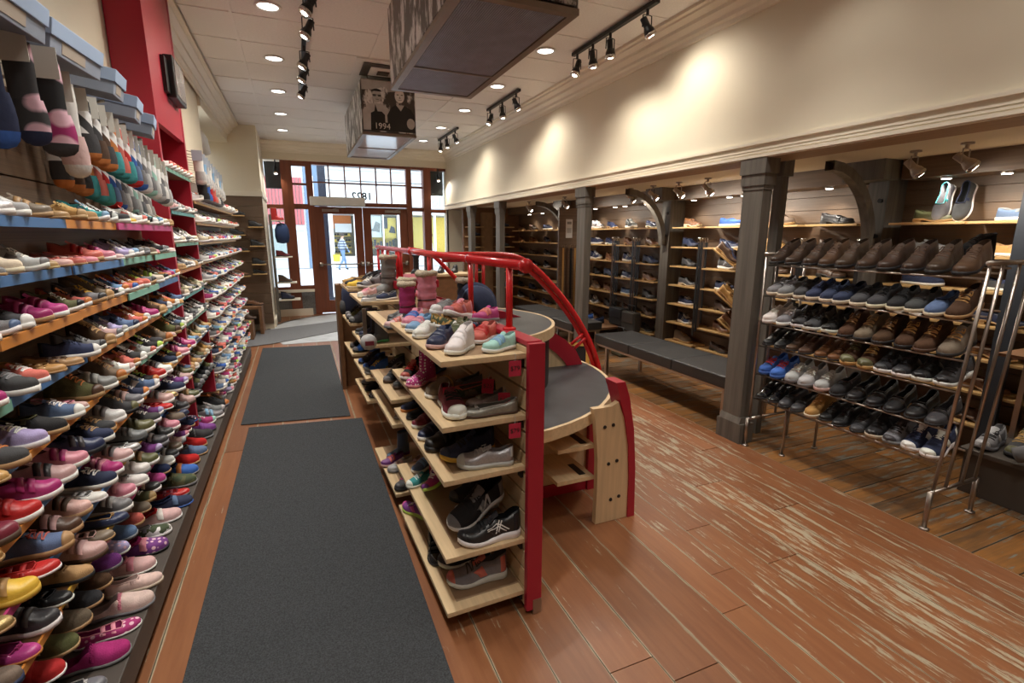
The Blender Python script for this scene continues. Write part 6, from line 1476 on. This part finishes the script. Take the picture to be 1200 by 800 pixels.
SK = [(-.86, 1.98, 2.30, .36, (('grey', M_FAB), 'purple', 'cream'), 'grey and purple socks with cream toes, nearest the camera', 1.5),
      (-.86, 2.22, 2.27, .38, (('navy', M_FAB), 'navy', 'blue'), 'navy socks with blue toes, second from the camera', 1.35),
      (-.84, 2.42, 2.27, .34, (('charcoal', M_DOT), 'charcoal', 'navy'), 'dark speckled socks beside the blue ones', 1.3),
      (-.84, 2.62, 2.27, .35, (('black', M_DOT), 'magenta', 'charcoal'), 'black floral socks with magenta spotted feet and charcoal toes', 1.55),
      (-.86, 2.84, 2.24, .38, (('white', M_DOTW), 'blush', 'white'), 'white and blush socks beside the spotted pair', 1.3)]
for x, y, zt, L, cols, lb, ft in SK: sock(x, y, zt, L, cols, lb, rnd.uniform(-8, 8), fat=ft, grp=None)
far = [('charcoal', M_STR, 'charcoal', 'orange'), ('charcoal', M_STR, 'brown', 'orange'), ('brown', M_STR, 'charcoal', 'orange'), ('orange', M_STR, 'teal', 'teal'), ('coral', M_STR, 'coral', 'teal'), ('red', M_STR, 'teal', 'teal'), ('blue', M_STR, 'denim', 'red'), ('denim', M_STR, 'grey', 'blue'), ('grey', M_STR, 'silver', 'white'), ('silver', M_STR, 'grey', 'mint'), ('mint', M_STR, 'silver', 'white'), ('white', M_STR, 'grey', 'silver'), ('grey', M_STR, 'white', 'grey'), ('silver', M_STR, 'silver', 'white')]
for r_ in range(2):
    for i, f_ in enumerate(far):
        y = 3.02 + .112 * i
        sock(-.86 - .13 * r_, y + .05 * r_, 2.22 - .12 * r_ - .010 * i, .27, ((f_[0], f_[1]), f_[2], f_[3]), '%s striped socks with %s toes, %s of the %s sock row' % (f_[0], f_[3], ORD[i + 1], ('front', 'rear')[r_]), rnd.uniform(-10, 10), fat=1.15, grp=None)
for i in range(9):
    c = ('white', 'sky', 'silver')[i % 3]
    sock(-.80, 5.80 + .17 * i, 2.36 - .01 * i, .27, ((c, M_FAB), 'silver', 'white'), '%s sports socks, %s of the row beyond the red tower' % (c, ORD[i + 1]), rnd.uniform(-6, 6), (.45, .52, .62), 1.2, None)
for i, c in enumerate(('black', 'blue', 'red', 'coral', 'silver', 'charcoal')):
    sock(-.80, 5.86 + .20 * i, 2.13, .20, ((c, M_FAB), c, 'grey'), '%s sports socks, %s of the lower row beyond the red tower' % (c, ORD[i + 1]), rnd.uniform(-6, 6), (.2, .2, .22), 1.2, None)
M_BOX = nmat('pale_blue_box_card', (.36, .47, .66), .6, amt=.04, scale=4)
M_BOXU = nmat('grey_box_card', (.27, .31, .39), .7, amt=.06, scale=4)
def shoebox(label, x, y, z, w, d, h, yaw, tilt):
    x, y, z, w, d, h = x * KS, y * KS, 1.62 + (z - 1.62) * KS, w * KS, d * KS, h * KS
    t = thing('shoe_box', label, 'box', (x, y, z))
    Mx = Matrix.Translation((x, y, z)) @ Matrix.Rotation(R(yaw), 4, 'Z') @ Matrix.Rotation(R(tilt), 4, 'Y')
    bev(MB(Mx).box(-d, 0, -w / 2, w / 2, 0, h).build('carton', M_BOXU, t), .002)
    bev(MB(Mx).box(-d - .004, .006, -w / 2 - .005, w / 2 + .005, h - .045, h + .004).build('lid', M_BOX, t), .002)
    MB(Mx).box(.0, .0015, -w * .3, w * .15, .012, h * .5).build('label_card', M_PAPER, t, color=(.42, .36, .30))
    m = MB(); m.tube([(x - .05, y, z - .012), (WS, y, z - .06)], .006, 6); m.build('support_peg', M_CHR, t)
for lb, y, z, yaw, w in (('pale blue shoe box nearest the camera jutting from the kids wall top', 2.28, 2.28, -4, .36), ('second pale blue shoe box, the long one jutting over the socks', 2.80, 2.30, -6, .40), ('third pale blue shoe box over the striped socks', 3.34, 2.30, 2, .19), ('fourth pale blue shoe box along the kids wall top', 3.66, 2.25, 5, .19), ('last pale blue shoe box next to the red tower', 3.98, 2.22, 8, .19)):
    shoebox(lb, -.78, y, z, w, .27, .115, yaw, 10)

fix_normals()
